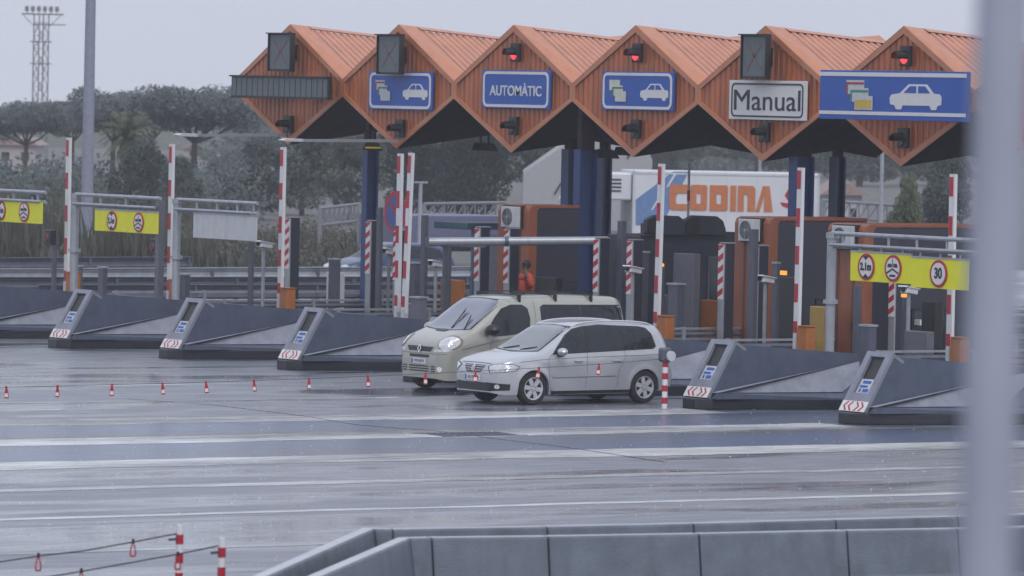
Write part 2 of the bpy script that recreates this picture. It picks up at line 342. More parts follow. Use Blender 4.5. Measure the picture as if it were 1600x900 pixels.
ilab = ['sloping grey toll island at the far left edge, only its long tail in view',
        'sloping grey toll island with the leftmost nose, just left of the tall light pole',
        'sloping grey toll island with blue sticker, second complete nose counted from the left edge',
        'sloping grey toll island just left of the beige van, its chevron plate sharp and red',
        'sloping grey toll island hidden behind the nose of the beige van',
        'sloping grey toll island behind the silver car, its tail showing right of the rear wheel',
        'sloping grey toll island right of the striped post behind the silver car',
        'sloping grey toll island nearest the camera, cut off by the blurred pole']
isl.location = (.88, NL[0], 0); isl['label'] = ilab[0]
ISLS = [isl]
for k in range(1, 8): ISLS.append(dup(isl, (.88, NL[k], 0), ilab[k]))
# raised kerbed platforms behind the noses: concrete islands that carry everything (part of the paved plaza)
pf = MB()
for nl in [NL[0]+S]+NL: pf.box(6.1, 34, nl-2.35, nl+.05, 0, .16)
tag(pf.build('island_pavement', mat('island_paving', (.10, .10, .115), .35, var=.2, scale=3)), kind='structure')

# slatted guard rails along each island
def make_rail(L):
    r = thing('guard_rail', '', 'guard rail', group='slatted steel guard rails along the toll islands')
    b = MB()
    for z in (.30, .43, .56, .69, .82, .95):
        b.prism([(0, z-.052), (-.03, z-.01), (-.03, z+.01), (0, z+.052), (.015, z)], 'x', 0, L)
    b.build('slats', RAILG, r)
    b = MB(); b.box(0, L, -.05, .03, 1.05, 1.095); b.build('top_rail', STEEL, r)
    pm = MB().box(-.04, .04, -.06, .01, 0, 1.11)
    p0 = pm.build('post', STEEL, r, (0.1, 0, 0)); k = 2.6
    while k < L:
        c = p0.copy(); COL.objects.link(c); c.parent = r; c.location = (k, 0, 0); k += 2.6
    return r
rl = make_rail(24); rlab = ['slatted rail behind the island at the far left edge', 'slatted rail running behind the first complete island nose', 'slatted rail running behind the second complete island nose, below the white blank panel',
    'slatted rail behind the island beside the beige van, next to the orange cabinet', 'slatted rail passing behind the windscreen of the beige van', 'slatted rail passing right of the silver car roof, with the orange cabinet on it',
    'slatted rail below the middle orange cabinet, right of the tall striped arm', 'slatted rail nearest the camera, below the pair of yellow signs']
rl.location = (5.2, NL[0]-.3, .0); rl['label'] = rlab[0]
for k in range(1, 7): dup(rl, (5.2, NL[k]-.3, .0), rlab[k])
dup(rl, (5.2, NL[7]-.3, 0), rlab[7])

# ================================================================== CANOPY
XC, ZT, ZB, ZS1, ZS0, HW, LEN = 11.7, 7.73, 4.69, 6.36, 5.95, S/2, 11.0
CY = [38.28-S*i for i in range(7)]
canopy = thing('toll_canopy', 'long toll plaza canopy of seven orange ribbed diamond gables on navy columns', 'canopy', (XC, 0, 0))
def zt(x): return ZT-.08*min(x, LEN-x)*1.0
def zb(x): return ZB+.135*min(x, LEN-x)
zb0, zt0 = zb, zt
for ci, yc in enumerate(CY):
    def hi(y): return ZT-abs(y)/HW*(ZT-ZS1)
    def lo(y): return ZB+abs(y)/HW*(ZS0-ZB)
    for side in (0, 1):
        b = MB(); per = .2; y = -HW+.04; xb = 0 if side == 0 else LEN; s = 1 if side == 0 else -1
        prof = ((0, 0), (.11, 0), (.135, .04), (.175, .04), (.2, 0))
        k = 0
        while y < HW-.06:
            for (a0, d0), (a1, d1) in zip(prof, prof[1:]):
                ya, yb = y+a0, min(y+a1, HW-.02)
                b.add([(xb+s*d0, ya, lo(ya)), (xb+s*d1, yb, lo(yb)), (xb+s*d1, yb, hi(yb)), (xb+s*d0, ya, hi(ya))], [(0, 1, 2, 3)])
            if y < 0 < y+per:   # keep the apex sharp
                pass
            y += per
        b.build('front_panel' if side == 0 else 'rear_panel', ORANGE, canopy, (0, yc, 0))
    # edge trims round the front diamond
    t = MB(); pts = [(0, ZT), (HW-.003, ZS1), (HW-.003, ZS0), (0, ZB), (-HW+.003, ZS0), (-HW+.003, ZS1)]
    inn = [(0, ZT-.16), (HW-.11, ZS1-.06), (HW-.11, ZS0+.06), (0, ZB+.16), (-HW+.11, ZS0+.06), (-HW+.11, ZS1-.06)]
    for q in frame_polys(pts, inn): t.prism(q, 'x', -.035, -.002)
    t.build('edge_trim', TRIM, canopy, (0, yc, 0))
    # ribbed roof slopes, in two lengths that dip to the middle
    b = MB(); per = .2; tooth = ((0, 0), (.07, 0), (.09, .045), (.14, .045), (.16, 0), (.2, 0)); x = .5
    while x < LEN-.45:
        for (a0, d0), (a1, d1) in zip(tooth, tooth[1:]):
            xa, xb_ = x+a0, x+a1
            for s in (1, -1):
                b.add([(xa, s*.16, zt(xa)-.10+d0), (xb_, s*.16, zt(xb_)-.10+d1), (xb_, s*HW, ZS1+d1+.0), (xa, s*HW, ZS1+d0+.0)], [(0, 1, 2, 3)])
        x += per
    b.build('roof_panel', ROOFO, canopy, (0, yc, 0))
    b = MB()
    for s in (1, -1):      # front verge flashing
        for xa, xb_ in ((-.035, .5), (LEN-.5, LEN+.03)):
            b.add([(xa, 0, zt(max(xa, 0))+.01), (xb_, 0, zt(xb_)+.01), (xb_, s*(HW-.0), ZS1+.06), (xa, s*(HW-.0), ZS1+.01)], [(0, 1, 2, 3)])
        for xa, xb_ in ((.5, LEN/2), (LEN/2, LEN-.5)):   # ridge cap
            b.add([(xa, 0, zt(xa)+.012), (xb_, 0, zt(xb_)+.012), (xb_, s*.2, zt(xb_)-.06), (xa, s*.2, zt(xa)-.06)], [(0, 1, 2, 3)])
    b.build('flashing', TRIM, canopy, (0, yc, 0))
    b = MB(); n = 11
    for i in range(n):
        xa, xb_ = LEN*i/n, LEN*(i+1)/n
        for s in (1, -1): b.add([(xa, 0, zb(xa)), (xb_, 0, zb(xb_)), (xb_, s*(HW-.001), ZS0), (xa, s*(HW-.001), ZS0)], [(0, 1, 2, 3)])
        if ci == 0: b.add([(xa, HW-.001, ZS0), (xb_, HW-.001, ZS0), (xb_, HW-.001, ZS1), (xa, HW-.001, ZS1)], [(0, 1, 2, 3)])
        if ci == len(CY)-1: b.add([(xa, -HW+.001, ZS0), (xb_, -HW+.001, ZS0), (xb_, -HW+.001, ZS1), (xa, -HW+.001, ZS1)], [(0, 1, 2, 3)])
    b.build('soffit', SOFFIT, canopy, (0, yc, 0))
def column(x, y, wx, wy, z1):
    b = MB(); b.box(-wx/2, -wx/2+.05, -wy/2, wy/2, .0, z1); b.box(wx/2-.05, wx/2, -wy/2, wy/2, .0, z1); b.box(-wx/2+.05, wx/2-.05, -.03, .03, .0, z1)
    b.box(-wx/2-.1, wx/2+.1, -wy/2-.1, wy/2+.1, .0, .03)
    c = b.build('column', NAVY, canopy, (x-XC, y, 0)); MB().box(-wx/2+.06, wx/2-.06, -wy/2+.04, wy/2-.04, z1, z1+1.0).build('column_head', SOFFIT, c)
for p in ((12.3, 35.4, .34, .22, 4.74), (12.05, 25.75, .5, .26, 4.82), (13.2, 28.0, .34, .3, 4.8), (12.3, 17.7, .5, .3, 4.82), (21.5, 38.3, .3, .3, 4.7), (21.5, 28.3, .3, .3, 4.7), (21.5, 18.3, .3, .3, 4.7)): column(*p)
# ================================================================== SIGNS ON THE GABLES
XF = XC-.05
def yz(x0, y0, x1, y1, X=XF-.1):
    a = on(0, X, x0, y0); c = on(0, X, x1, y1); return (a.y+c.y)/2, (a.z+c.z)/2, abs(a.y-c.y), abs(a.z-c.z)
def car_icon(s):
    body = [(-1, -.30), (-1.02, -.05), (-.95, .08), (-.62, .14), (-.28, .50), (.42, .50), (.70, .14), (.92, .12), (1.0, .0), (.99, -.30), (.86, -.34), (.80, -.50), (.62, -.50), (.54, -.34), (-.50, -.34), (-.56, -.50), (-.76, -.50), (-.83, -.34)]
    w1 = [(-.47, .15), (-.22, .42), (.02, .42), (.02, .15)]; w2 = [(.10, .15), (.10, .42), (.37, .42), (.56, .15)]
    return [[(x*s, y*s) for x, y in p] for p in (body, w1, w2)]
def board(x0, y0, x1, y1, label, kind, X=XF-.1, deep=.05):
    yc, zc, W, H = yz(x0, y0, x1, y1, X)
    r = thing('lane_sign', label, 'sign', (X+.03, yc, zc))
    b = MB().box(0, deep, -W/2, W/2, -H/2, H/2); b.build('panel', [BLUE if kind != 'manual' else SIGNW], r, bevel=.01)
    if kind == 'wide':
        flat('border', [[(-W/2, H*.38), (W/2, H*.38), (W/2, H*.46), (-W/2, H*.46)], [(-W/2, -H*.40), (W/2, -H*.40), (W/2, -H*.33), (-W/2, -H*.33)]], SIGNW, r, (-.0, 0, 0), depth=.012)
    elif kind == 'manual':
        flat('border', frame_polys(rrect(W*.93, H*.86, .12), rrect(W*.93-.07, H*.86-.07, .09)), BLACK, r, (0, 0, 0), depth=.012)
    else:
        flat('border', frame_polys(rrect(W*.96, H*.93, .16), rrect(W*.96-.13, H*.93-.13, .11)), SIGNW, r, (0, 0, 0), depth=.012)
    if kind == 'auto': text('lettering', 'AUTOMÀTIC', .3, SIGNW, r, (-.006, 0, .0), fit=(W*.76, .31), depth=.012, bold=.004)
    if kind == 'manual': text('lettering', 'Manual', .5, BLACK, r, (-.006, 0, .0), fit=(W*.86, .46), depth=.012, bold=.0)
    if kind in ('card', 'wide', 'pale'):
        big = kind == 'wide'; off = W*(.24 if not big else .165); ic = car_icon(.54 if not big else .88); ky = .72 if not big else .62
        ic = [[(x, y*ky) for x, y in p] for p in ic]
        flat('car_symbol', ic[:1], SIGNW, r, (0, -off, -.02), depth=.012)
        flat('car_symbol_window', ic[1:], BLUE, r, (-.012, -off, -.02), depth=.006)
        cw, ch = (.42, .24) if not big else (.62, .30); dx, dy = (.13, .13) if not big else (.16, .17); xo = -W*.27 if not big else -W*.22
        RC, GC = mat('card_red', (.35, .04, .05), .4), mat('card_green', (.03, .24, .12), .4); YC = mat('card_gold', (.58, .42, .06), .4) if big else mat('card_cream', (.60, .60, .52), .4)
        for j, cm in enumerate((RC, GC, YC)):
            cx, cy_ = xo+(j-1)*dx, (1-j)*dy
            if kind == 'pale' and j == 0: cm = None
            R4 = lambda x0, x1, y0, y1: [(x0, y0), (x1, y0), (x1, y1), (x0, y1)]
            cd = flat('card_symbol', [R4(cx-cw/2, cx+cw/2, cy_-ch/2, cy_+ch/2)], mat('card_cream', (.60, .60, .52), .4) if kind == 'pale' else PALE, r, (-.004*j, 0, 0), depth=.008+.004*j)
            if cm is None: continue
            if j < 2: flat('card_stripe', [R4(-cw/2+cx, cx+cw/2, cy_+ch*.18, cy_+ch*.36), R4(-cw/2+cx, cx-cw/2+.06, cy_-ch/2, cy_+ch*.18)], cm, cd, (0, 0, .009+.004*j), rot=(0, 0, 0), depth=.002)
            elif big: flat('card_stripe', [R4(cx-cw/2+.03, cx+cw/2-.03, cy_-ch/2+.03, cy_+ch*.22)], cm, cd, (0, 0, .017), rot=(0, 0, 0), depth=.002)
    return r
board(575, 111, 673, 173, 'blue lane sign with card and car symbols, second gable from the left', 'card')
board(752, 109, 857, 171, 'blue lane sign reading AUTOMÀTIC on the third gable', 'auto')
board(939, 111, 1050, 174, 'blue lane sign with two pale cards and a car on the fourth gable', 'pale')
board(1138, 125, 1257, 189, 'white lane sign reading Manual in black letters', 'manual')
board(1280, 109, 1507, 191, 'long blue lane sign with white stripes, gold card and car symbol', 'wide', X=XF-.75, deep=.12)
def xsign(x0, y0, x1, y1, label):
    yc, zc, W, H = yz(x0, y0, x1, y1, XF-.4); W = W*.80
    r = thing('lane_signal', label, 'lane signal', (XF-.4, yc+W*.12, zc), group='square lamp boxes with a red cross')
    b = MB(); b.box(0, .10, -W/2, W/2, -H/2, H/2); b.box(-.12, 0, -W/2, W/2, H/2-.03, H/2); b.box(-.05, 0, -W/2, -W/2+.03, -H/2, H/2-.03); b.box(-.05, 0, W/2-.03, W/2, -H/2, H/2-.03); b.box(-.06, 0, -W/2+.03, W/2-.03, -H/2, -H/2+.03)
    b.box(.10, .45, -.08, .08, -.2, .2); b.build('housing', BLACK, r)
    b = MB().box(-.015, 0, -W/2+.05, W/2-.05, -H/2+.06, H/2-.06); s = b.build('screen', LEDPANEL, r)
    a, c = W*.3, H*.3; t = .04
    flat('cross', [[(-a, -c+t), (-a+t, -c), (a, c-t), (a-t, c)], [(-a, c-t), (-a+t, c), (a, -c+t), (a-t, -c)]], LEDX, s, (-.016, 0, 0), depth=.006)
xsign(421, 51, 464, 112, 'dark lane lamp box with a dim red cross above the long message board')
xsign(591, 53, 635, 117, 'dark lane lamp box with a dim cross overlapping the second gables blue sign')
xsign(1160, 53, 1208, 124, 'dark square lane lamp box with a clear red cross above the Manual sign')
yc, zc, W, H = yz(362, 117, 513, 156, XF-.5)
r = thing('message_board', 'long dark unlit message board on the leftmost gable', 'message board', (XF-.5, yc, zc))
b = MB(); b.box(0, .10, -W/2, W/2, -H/2, H/2); b.box(-.08, 0, -W/2, W/2, H/2-.04, H/2); b.box(-.05, 0, -W/2, W/2, -H/2, -H/2+.03); b.box(.10, .53, W*-.3, W*-.25, -.1, .1); b.box(.10, .53, W*.05, W*.1, -.1, .1); b.build('housing', BLACK, r)
b = MB(); b.box(-.012, 0, -W/2+.06, W/2-.06, -H/2+.06, H/2-.07); sc_ = b.build('screen', LEDPANEL, r)
b = MB()
for k in range(1, 18): b.box(-.02, -.012, -W/2+W*k/18-.006, -W/2+W*k/18+.006, -H/2+.06, H/2-.07)
b.build('screen_divider', BLACK, sc_)
def traffic_light(x0, y0, x1, y1, label, lit):
    yc, zc, W, H = yz(x0, y0, x1, y1, XF-.15)
    r = thing('signal_lamp', label, 'signal lamp', (XF-.12, yc-.10, zc), group='single signal lamps on the orange gables')
    b = MB(); b.box(0, .11, -.17, .17, -.22, .22); b.build('backing', BLACK, r, bevel=.02)
    b = MB(); n = 14; R_ = .13
    for i in range(n):       # drooping hood, open below
        a0, a1 = rad(-25+230*i/n), rad(-25+230*(i+1)/n)
        for (rr, xx) in ((R_, 0),):
            p = [(0, R_*math.cos(a0), R_*math.sin(a0)), (0, R_*math.cos(a1), R_*math.sin(a1)), (-.27, R_*.8*math.cos(a1), R_*math.sin(a1)*.8+.0), (-.27, R_*.8*math.cos(a0), R_*math.sin(a0)*.8+.0)]
            b.add(p, [(0, 1, 2, 3)])
    h = b.build('hood', BLACK, r, (0, 0, -.02)); md = h.modifiers.new('s', 'SOLIDIFY'); md.thickness = .012
    b = MB(); b.tube((0, 0, 0), (-.03, 0, 0), .12, .10, 16); b.build('lens', LENSR if lit else LENSD, r, (0, 0, -.06))
for q in ((782, 65, 813, 98, 'signal lamp showing red at the top of the AUTOMÀTIC gable', 1), (970, 66, 1005, 99, 'signal lamp showing red at the top of the fourth gable', 1), (1389, 69, 1424, 105, 'signal lamp showing red above the long blue sign', 1),
          (427, 178, 459, 210, 'unlit signal lamp at the foot of the leftmost gable', 0), (601, 184, 633, 217, 'unlit signal lamp at the foot of the second gable', 0), (779, 180, 810, 213, 'unlit signal lamp at the foot of the AUTOMÀTIC gable', 0),
          (968, 185, 1002, 218, 'unlit signal lamp at the foot of the fourth gable', 0), (1169, 190, 1203, 223, 'unlit signal lamp below the Manual sign', 0), (1385, 199, 1420, 232, 'unlit signal lamp below the long blue sign', 0)): traffic_light(*q)
# slim arms with lamp heads that reach forward from the two leftmost gables
for (xa, ya, xb_, yb_, label) in ((446, 211, 276, 211, 'thin grey lamp arm reaching left from the foot of the leftmost gable'), (622, 220, 440, 219, 'thin grey lamp arm reaching left from the foot of the second gable')):
    p = on(0, XF-.12, xa, ya); q_ = on(1, p.y, xb_, yb_)
    r = thing('lamp_arm', label, 'lamp', p)
    L = p.x-q_.x; dz = q_.z-p.z
    b = MB().bar((0, 0, 0), (-L+.5, 0, dz), .06, .07); b.build('arm', STEEL, r)
    b = MB(); b.prism([(-L+.55, dz-.04), (-L-.0, dz-.03), (-L-.05, dz+.0), (-L+.1, dz+.05), (-L+.55, dz+.04)], 'y', -.11, .11); b.build('lamp_head', PALE, r, bevel=.01)
# floodlights hanging below the soffit
for (x, y, X, lab) in ((757, 229, 15, 'black floodlight hanging below the soffit left of the double column'), (946, 240, 14, 'black floodlight hanging beside the double column'), (978, 236, 15.5, 'black floodlight behind the foot of the fourth gable'), (576, 228, 11.3, 'black lamp with a yellow strip on top of the navy column')):
    p = on(0, X, x, y); r = thing('floodlight', lab, 'floodlight', p)
    MB().prism([(-.28, -.1), (.32, -.12), (.2, .08), (-.2, .1)], 'y', -.16, .16).build('housing', BLACK, r, bevel=.015)
    b = MB(); b.box(-.14, -.1, -.02, .02, .08, .38); b.box(.1, .14, -.02, .02, .08, .38); b.box(-.14, .14, -.02, .02, .34, .38); b.build('bracket', BLACK, r)
    if x == 576:
        MB().box(-.2, .25, -.175, -.162, -.06, -.02).build('lens', mat('yellow_lamp', (.6, .45, .02), .3), r)
# ================================================================== BOOTHS
def booth(x, y1, L, label, orange=True, z1=3.52, Wd=1.25):
    # front faces -x; the long side faces the camera (-y)
    r = thing('toll_booth', label, 'toll booth', (x, y1-Wd, .16), group='toll booths on the islands')
    h = z1-.16
    if orange:
        b = MB(); rr = .14     # portal frame with rounded shoulders
        sh = [(0, 0), (.0, h-rr), (.04, h-.04), (rr, h), (L, h), (L, h-.07), (.32, h-.07), (.26, h-.12), (.24, h-.2), (.24, 0)]
        b.prism(sh, 'y', -.02, Wd); 
        b.build('frame', BOOTHO, r, bevel=.012)
        b = MB().box(.24, L-.02, .0, Wd-.02, 0, h-.075); b.build('side_wall', BOOTHG, r)
        b = MB(); b.box(-.012, 0, .30, .36, .0, h-.5); b.box(-.01, 0, Wd-.42, Wd-.36, .0, h-.05); b.build('seam', mat('dark_seam', (.12, .04, .02), .5), r)
        MB().box(-.03, -.0, .28, .34, 1.15, 1.28).build('lock', BLACK, r)
        wx = .45 if L < 2 else 1.3; b = MB(); b.box(wx, wx+.95, -.03, .0, .5, 1.6); b.build('window_frame', BLACK, r)
        MB().box(wx+.06, wx+.89, -.036, -.03, .56, 1.54).build('window', mat('booth_glass', (.02, .03, .035), .08, spec=.8), r)
        a = MB(); a.box(-.05, .12, Wd-1.04, Wd-.26, h-.56, h-.02); ac = a.build('recess', BLACK, r, bevel=.01)
        a = MB(); a.box(-.14, -.05, Wd-1.00, Wd-.32, h-.53, h-.05); u = a.build('air_conditioner', PALE, r, bevel=.012)
        a = MB()
        a.tube((-.15, Wd-.58, h-.29), (-.14, Wd-.58, h-.29), .205, .205, 24, 0)
        gr = a.build('fan_grille', mat('fan_dark', (.05, .055, .06), .5), u)
        a = MB()
        for k in range(4): 
            o_ = circ(.05+.05*k, 20); i_ = circ(.043+.05*k, 20)
            for q in frame_polys(o_, i_): a.prism([(p[0]+Wd-.58, p[1]+h-.29) for p in q], 'x', -.158, -.151)
        a.box(-.157, -.151, Wd-.78, Wd-.38, h-.295, h-.285); a.box(-.1565, -.1515, Wd-.585, Wd-.575, h-.49, h-.09)
        a.prism([(p[0]+Wd-.58, p[1]+h-.29) for p in circ(.03, 12)], 'x', -.16, -.151); a.build('grille_ring', STEEL, gr)
    else:
        sh = [(0, 0), (0, h-.45), (.9, h-.43), (.9, h-.2), (2.3, h-.22), (2.3, h-.36), (2.75, h-.36), (2.75, h-.42), (L, h-.42), (L, 0)]
        MB().prism(sh, 'y', 0, Wd).build('body', DARKGREY, r, bevel=.02)
        b = MB(); b.box(1.9, 2.6, -.03, 0, .9, 2.35); b.build('window_frame', STEELD, r)
        MB().box(1.95, 2.55, -.036, -.03, .95, 2.3).build('window', mat('booth_glass', (.02, .03, .035), .08, spec=.8), r)
        b = MB(); b.box(-.03, 0, .2, .95, 1.2, 2.3); b.build('front_glass', BLACK, r)
        for k, X in enumerate((.05, 1.12)):
            b = MB(); b.prism([(X, h-.42), (X+.02, h-.08), (X+.25, h+.02), (X+.95, h+.0), (X+1.12, h-.10), (X+1.2, h-.3), (X+1.2, h-.46)], 'y', -.12, -.002); b.build('awning', DARKGREY, r, bevel=.03)
            b = MB(); b.prism([(X+.06, h-.38), (X+.08, h-.1), (X+.26, h-.03), (X+.45, h-.03), (X+.45, h-.38)], 'y', -.135, -.12); b.build('awning_visor', BLACK, r)
        MB().box(.5, 1.4, -.35, -.04, .3, 1.5).build('cabinet', GREY6, r, bevel=.02)
    return r
booth(9.9, 26.2, 1.45, 'orange toll booth with a fan unit, directly behind the roof of the beige van')
booth(9.5, 21.2, 3.4, 'dark grey toll booth with black awnings standing between the two orange booths', orange=False, z1=3.42)
booth(9.35, 16.2, 2.7, 'orange toll booth with a fan unit, in front of the lorry at its rear half')
booth(8.1, 11.24, 3.4, 'orange and grey toll booth half hidden behind the yellow height signs')

# ---------------- payment pillars with a striped edge
def make_pillar():
    r = thing('payment_pillar', '', 'payment pillar', group='dark payment pillars with a striped edge')
    h = 2.62
    MB().box(0, .26, -.10, .10, 0, h).build('body', DARKGREY, r, bevel=.015)
    MB().box(-.03, .0, -.10, .10, 0, h-.02).build('front_edge', STEEL, r)
    b = MB(); b.box(-.045, -.031, -.095, .095, h-1.15, h-.02); pl = b.build('warning_plate', SIGNW, r)
    b = MB()
    for k in range(5):
        z = h-1.12+k*.24
        b.add([(-.047, .095, z), (-.047, -.095, z+.10), (-.047, -.095, min(z+.22, h-.02)), (-.047, .095, min(z+.12, h-.03))], [(0, 1, 2, 3)])
    b.build('warning_stripe', RED, pl)
    MB().box(-.01, .27, -.11, .11, h-.0, h+.02).build('cap', STEEL, r)
    return r
pil = make_pillar(); first = True
for (x, y, lab) in ((448, 340, 'dark pillar with a striped edge behind the orange cabinet left of centre'), (574, 345, 'dark pillar with a striped edge in front of the navy column'), (617, 360, 'dark pillar with a striped edge half hidden behind the pair of close striped arms'),
        (744, 355, 'dark striped-edge pillar left of the booth with the fan unit, under the beam'), (790, 357, 'dark striped-edge pillar against the orange front of the booth behind the van'),
        (930, 372, 'dark striped-edge pillar right of the double navy column, behind the van rear'), (982, 375, 'dark pillar with a striped edge in front of the dark booth, beside the white camera'),
        (1125, 380, 'dark pillar with a striped edge left of the orange front of the middle booth'), (1178, 384, 'dark pillar with a striped edge under the fan unit of the middle booth'),
        (1336, 405, 'dark pillar below the first yellow height sign on the right'), (1392, 410, 'dark pillar below the second round sign of the yellow board on the right')):
    p = on(0, 8.6, x, y)
    o = pil if first else dup(pil, (0, 0, 0)); first = False
    o.location = (8.6, p.y-.10, .16); o.scale = (1, 1, (p.z-.16)/2.62); o['label'] = lab

# ---------------- raised barrier arms
def make_arm(n=6, L=3.7):
    r = thing('lane_barrier', '', 'lane barrier', group='raised red and white barrier arms')
    b = MB(); b.prism([(-.035, -.085), (.035, -.085), (.035, .085), (-.035, .085)], 'z', 0, L); k = L-.06
    while k > .35:
        b.box(-.041, -.034, -.045, .075, max(k-.40, .05), k, 1); k -= .81
    am = b.build('arm', [WHITE, RED], r)
    b = MB(); b.box(-.06, .06, -.07, .06, -.5, .14); b.box(-.07, -.06, -.06, .05, -.3, .1); b.build('arm_root', PALE, r, bevel=.01)
    return r
def cabinet_for(x, y, lab, m=ORBOX):
    b = MB(); b.box(-.10, .14, -.46, -.12, 0, 1.28); 
    o = b.build('barrier_cabinet', [m], None, (x, y, .16), bevel=.03); tag(o, lab, 'barrier cabinet', 'barrier drive cabinets')
    MB().box(-.106, -.10, -.43, -.15, .75, 1.2).build('door', [m], o)
    MB().box(-.12, .16, -.48, -.10, 1.281, 1.30).build('lid', [m], o)
arm = make_arm(); first = True
for (x0, y0, x1, y1, lab, cab) in ((108, 215, 104, 448, 'raised striped barrier arm nearest the tall light pole', 'slim orange barrier cabinet left of the tall light pole'), (269, 225, 265, 463, 'raised striped barrier arm left of the blank white panel', 'orange barrier cabinet behind the grey bollard left of the white panel'),
        (443, 230, 438, 468, 'raised striped barrier arm below the leftmost gable', 'orange barrier cabinet at the foot of the arm below the leftmost gable'), (626, 240, 621, 488, 'raised striped barrier arm, left one of the close pair', None),
        (643, 239, 632, 490, 'raised striped barrier arm leaning slightly, right one of the close pair', None), (1034, 256, 1026, 515, 'raised striped barrier arm right of the silver car', 'orange barrier cabinet just right of the silver car roof'),
        (1252, 262, 1245, 531, 'raised striped barrier arm in front of the navy column and middle booth', 'orange barrier cabinet at the foot of the arm before the middle booth'), (1490, 272, 1484, 552, 'raised striped barrier arm beside the blurred foreground pole', 'orange barrier cabinet beside the blurred foreground pole')):
    p = on(0, 5.8 if x0 != 643 else 5.5, x1, y1); q_ = on(0, p.x, x0, y0)
    o = arm if first else dup(arm, (0, 0, 0)); first = False
    o.location = p; d = (q_-p); L = d.length; o.scale = (1, 1, 1)
    o.rotation_euler = (-math.atan2(d.y, d.z), 0, 0); o['label'] = lab
    for ch in o.children:
        if ch.name.startswith('arm_root'): ch.location = (0, 0, 0)
        else: ch.scale = (1, 1, L/3.7)
    if cab: cabinet_for(5.8, p.y, cab)
    else:
        if x0 == 626: tag(MB().box(-.10, .14, -.6, -.25, 0, 1.15).build('barrier_cabinet', GREY6, None, (5.8, p.y-.05, .16), bevel=.03), 'grey barrier cabinet right of the close pair of arms, beside the van', 'barrier cabinet', 'barrier drive cabinets')
# thin striped pole in front of the truck
p = on(0, 14, 1072, 465); q_ = on(0, 14, 1077, 255)
r = thing('striped_pole', 'thin white and red pole standing in front of the white truck', 'pole', (14, p.y, 0))
b = MB(); b.tube((0, 0, .1), (0, q_.y-p.y, q_.z), .035, .03, 8)
for k in range(4): t = q_.z*(1-.14-.2*k); b.tube((0, (q_.y-p.y)*t/q_.z, t-.25), (0, (q_.y-p.y)*t/q_.z, t), .038, .038, 8, 1)
b.build('shaft', [PALE, RED], r)

# ---------------- height gantries with yellow boards
def gantry(nl, label, y0, y1, rung=(.12, .5, .88), top=3.45, drop=.24, X=4.0, posts=(1, 0), base=.0):
    r = thing('height_gantry', label, 'height gantry', (X, y0, base), group='height limit gantries over the lanes')
    L = y0-y1
    if posts[0]:
        MB().tube((0, 0, 0), (0, 0, top+.02-base), .095, .095, 14).build('post', STEEL, r, smooth=True)
        MB().tube((0, 0, 2.05), (0, 0, 2.13), .15, .15, 14).build('collar', STEEL, r); MB().tube((0, -.0, top-.1-base), (0, 0, top+.01-base), .12, .12, 14).build('post_cap', STEEL, r)
    if posts[1]: MB().box(-.08, .08, -L-.08, -L+.08, 0, top-.05).build('end_post', GREY6, r)
    b = MB(); b.tube((0, 0, top-base), (0, -L, top-base), .045, .045, 8); b.tube((0, 0, top-drop-base), (0, -L, top-drop-base), .05, .05, 8)
    b.tube((-.16, -.15, top-drop+.02-base), (-.16, -L, top-drop+.02-base), .035, .035, 8); b.build('beam', STEEL, r)
    b = MB()
    for t in rung: b.tube((0, -L*t, top-drop-base), (0, -L*t, top-base), .03, .03, 6); b.bar((0, -L*t, top-drop-base), (-.18, -L*t, top-drop-base), .04, .04)
    b.build('rung', STEEL, r)
    return r
def round_sign(parent, y, z, R_, kind):
    pl = flat('round_sign', [circ(R_)], RED, parent, (-.02, y, z), depth=.012)
    def sub(nm, polys, m, o): 
        return flat(nm, polys, m, pl, (0, 0, o), rot=(0, 0, 0), depth=.005)
    sub('sign_face', [circ(R_*.80)], SIGNW, .012)
    if kind == 'h':
        sub('sign_mark', [[(-.1, R_*.82), (.1, R_*.82), (0, R_*.50)], [(-.1, -R_*.82), (.1, -R_*.82), (0, -R_*.50)]], BLACK, .018)
        text('sign_text', '2,1m', R_*.75, BLACK, pl, (0, 0, .018), rot=(0, 0, 0), xs=.9, bold=.012, depth=.006)
    elif kind == 't':
        a = R_
        sub('sign_mark', [[(-.62*a, .08*a), (-.55*a, .34*a), (-.12*a, .34*a), (-.08*a, .08*a)], [(.12*a, .08*a), (.12*a, .36*a), (.52*a, .36*a), (.6*a, .08*a)], [(-.03*a, .75*a), (.03*a, .75*a), (.03*a, .1*a), (-.03*a, .1*a)],
            [(-.72*a, -.30*a), (0, .02*a), (.72*a, -.30*a), (.66*a, -.42*a), (0, -.10*a), (-.66*a, -.42*a)], [(-.38*a, -.62*a), (-.3*a, -.46*a), (.3*a, -.46*a), (.38*a, -.62*a)]], BLACK, .018)
    else: text('sign_text', '30', R_*1.05, BLACK, pl, (0, 0, .018), rot=(0, 0, 0), xs=.85, bold=.012, depth=.006)
def yellow(x0, y0, x1, y1, label, signs, X=3.86, m=YEL):
    a = on(0, X, x0, y0); c = on(0, X, x1, y1); W = a.y-c.y; H = a.z-c.z
    o = MB().box(-.012, .012, -W/2, W/2, -H/2, H/2).build('hanging_board', m, None, (X, (a.y+c.y)/2, (a.z+c.z)/2))
    tag(o, label, 'sign', 'boards hanging from the height gantries')
    b = MB()
    for s in (-.35, 0, .35): b.box(-.01, .01, s*W-.02, s*W+.02, H/2, H/2+.1)
    b.box(-.02, .02, -W/2, W/2, H/2-.01, H/2+.03); b.build('hanger', STEEL, o)
    for (sx, k) in signs:
        q_ = on(0, X, sx, (y0+y1)/2); round_sign(o, q_.y-o.location.y, 0, min(H*.46, .33), k)
    return o
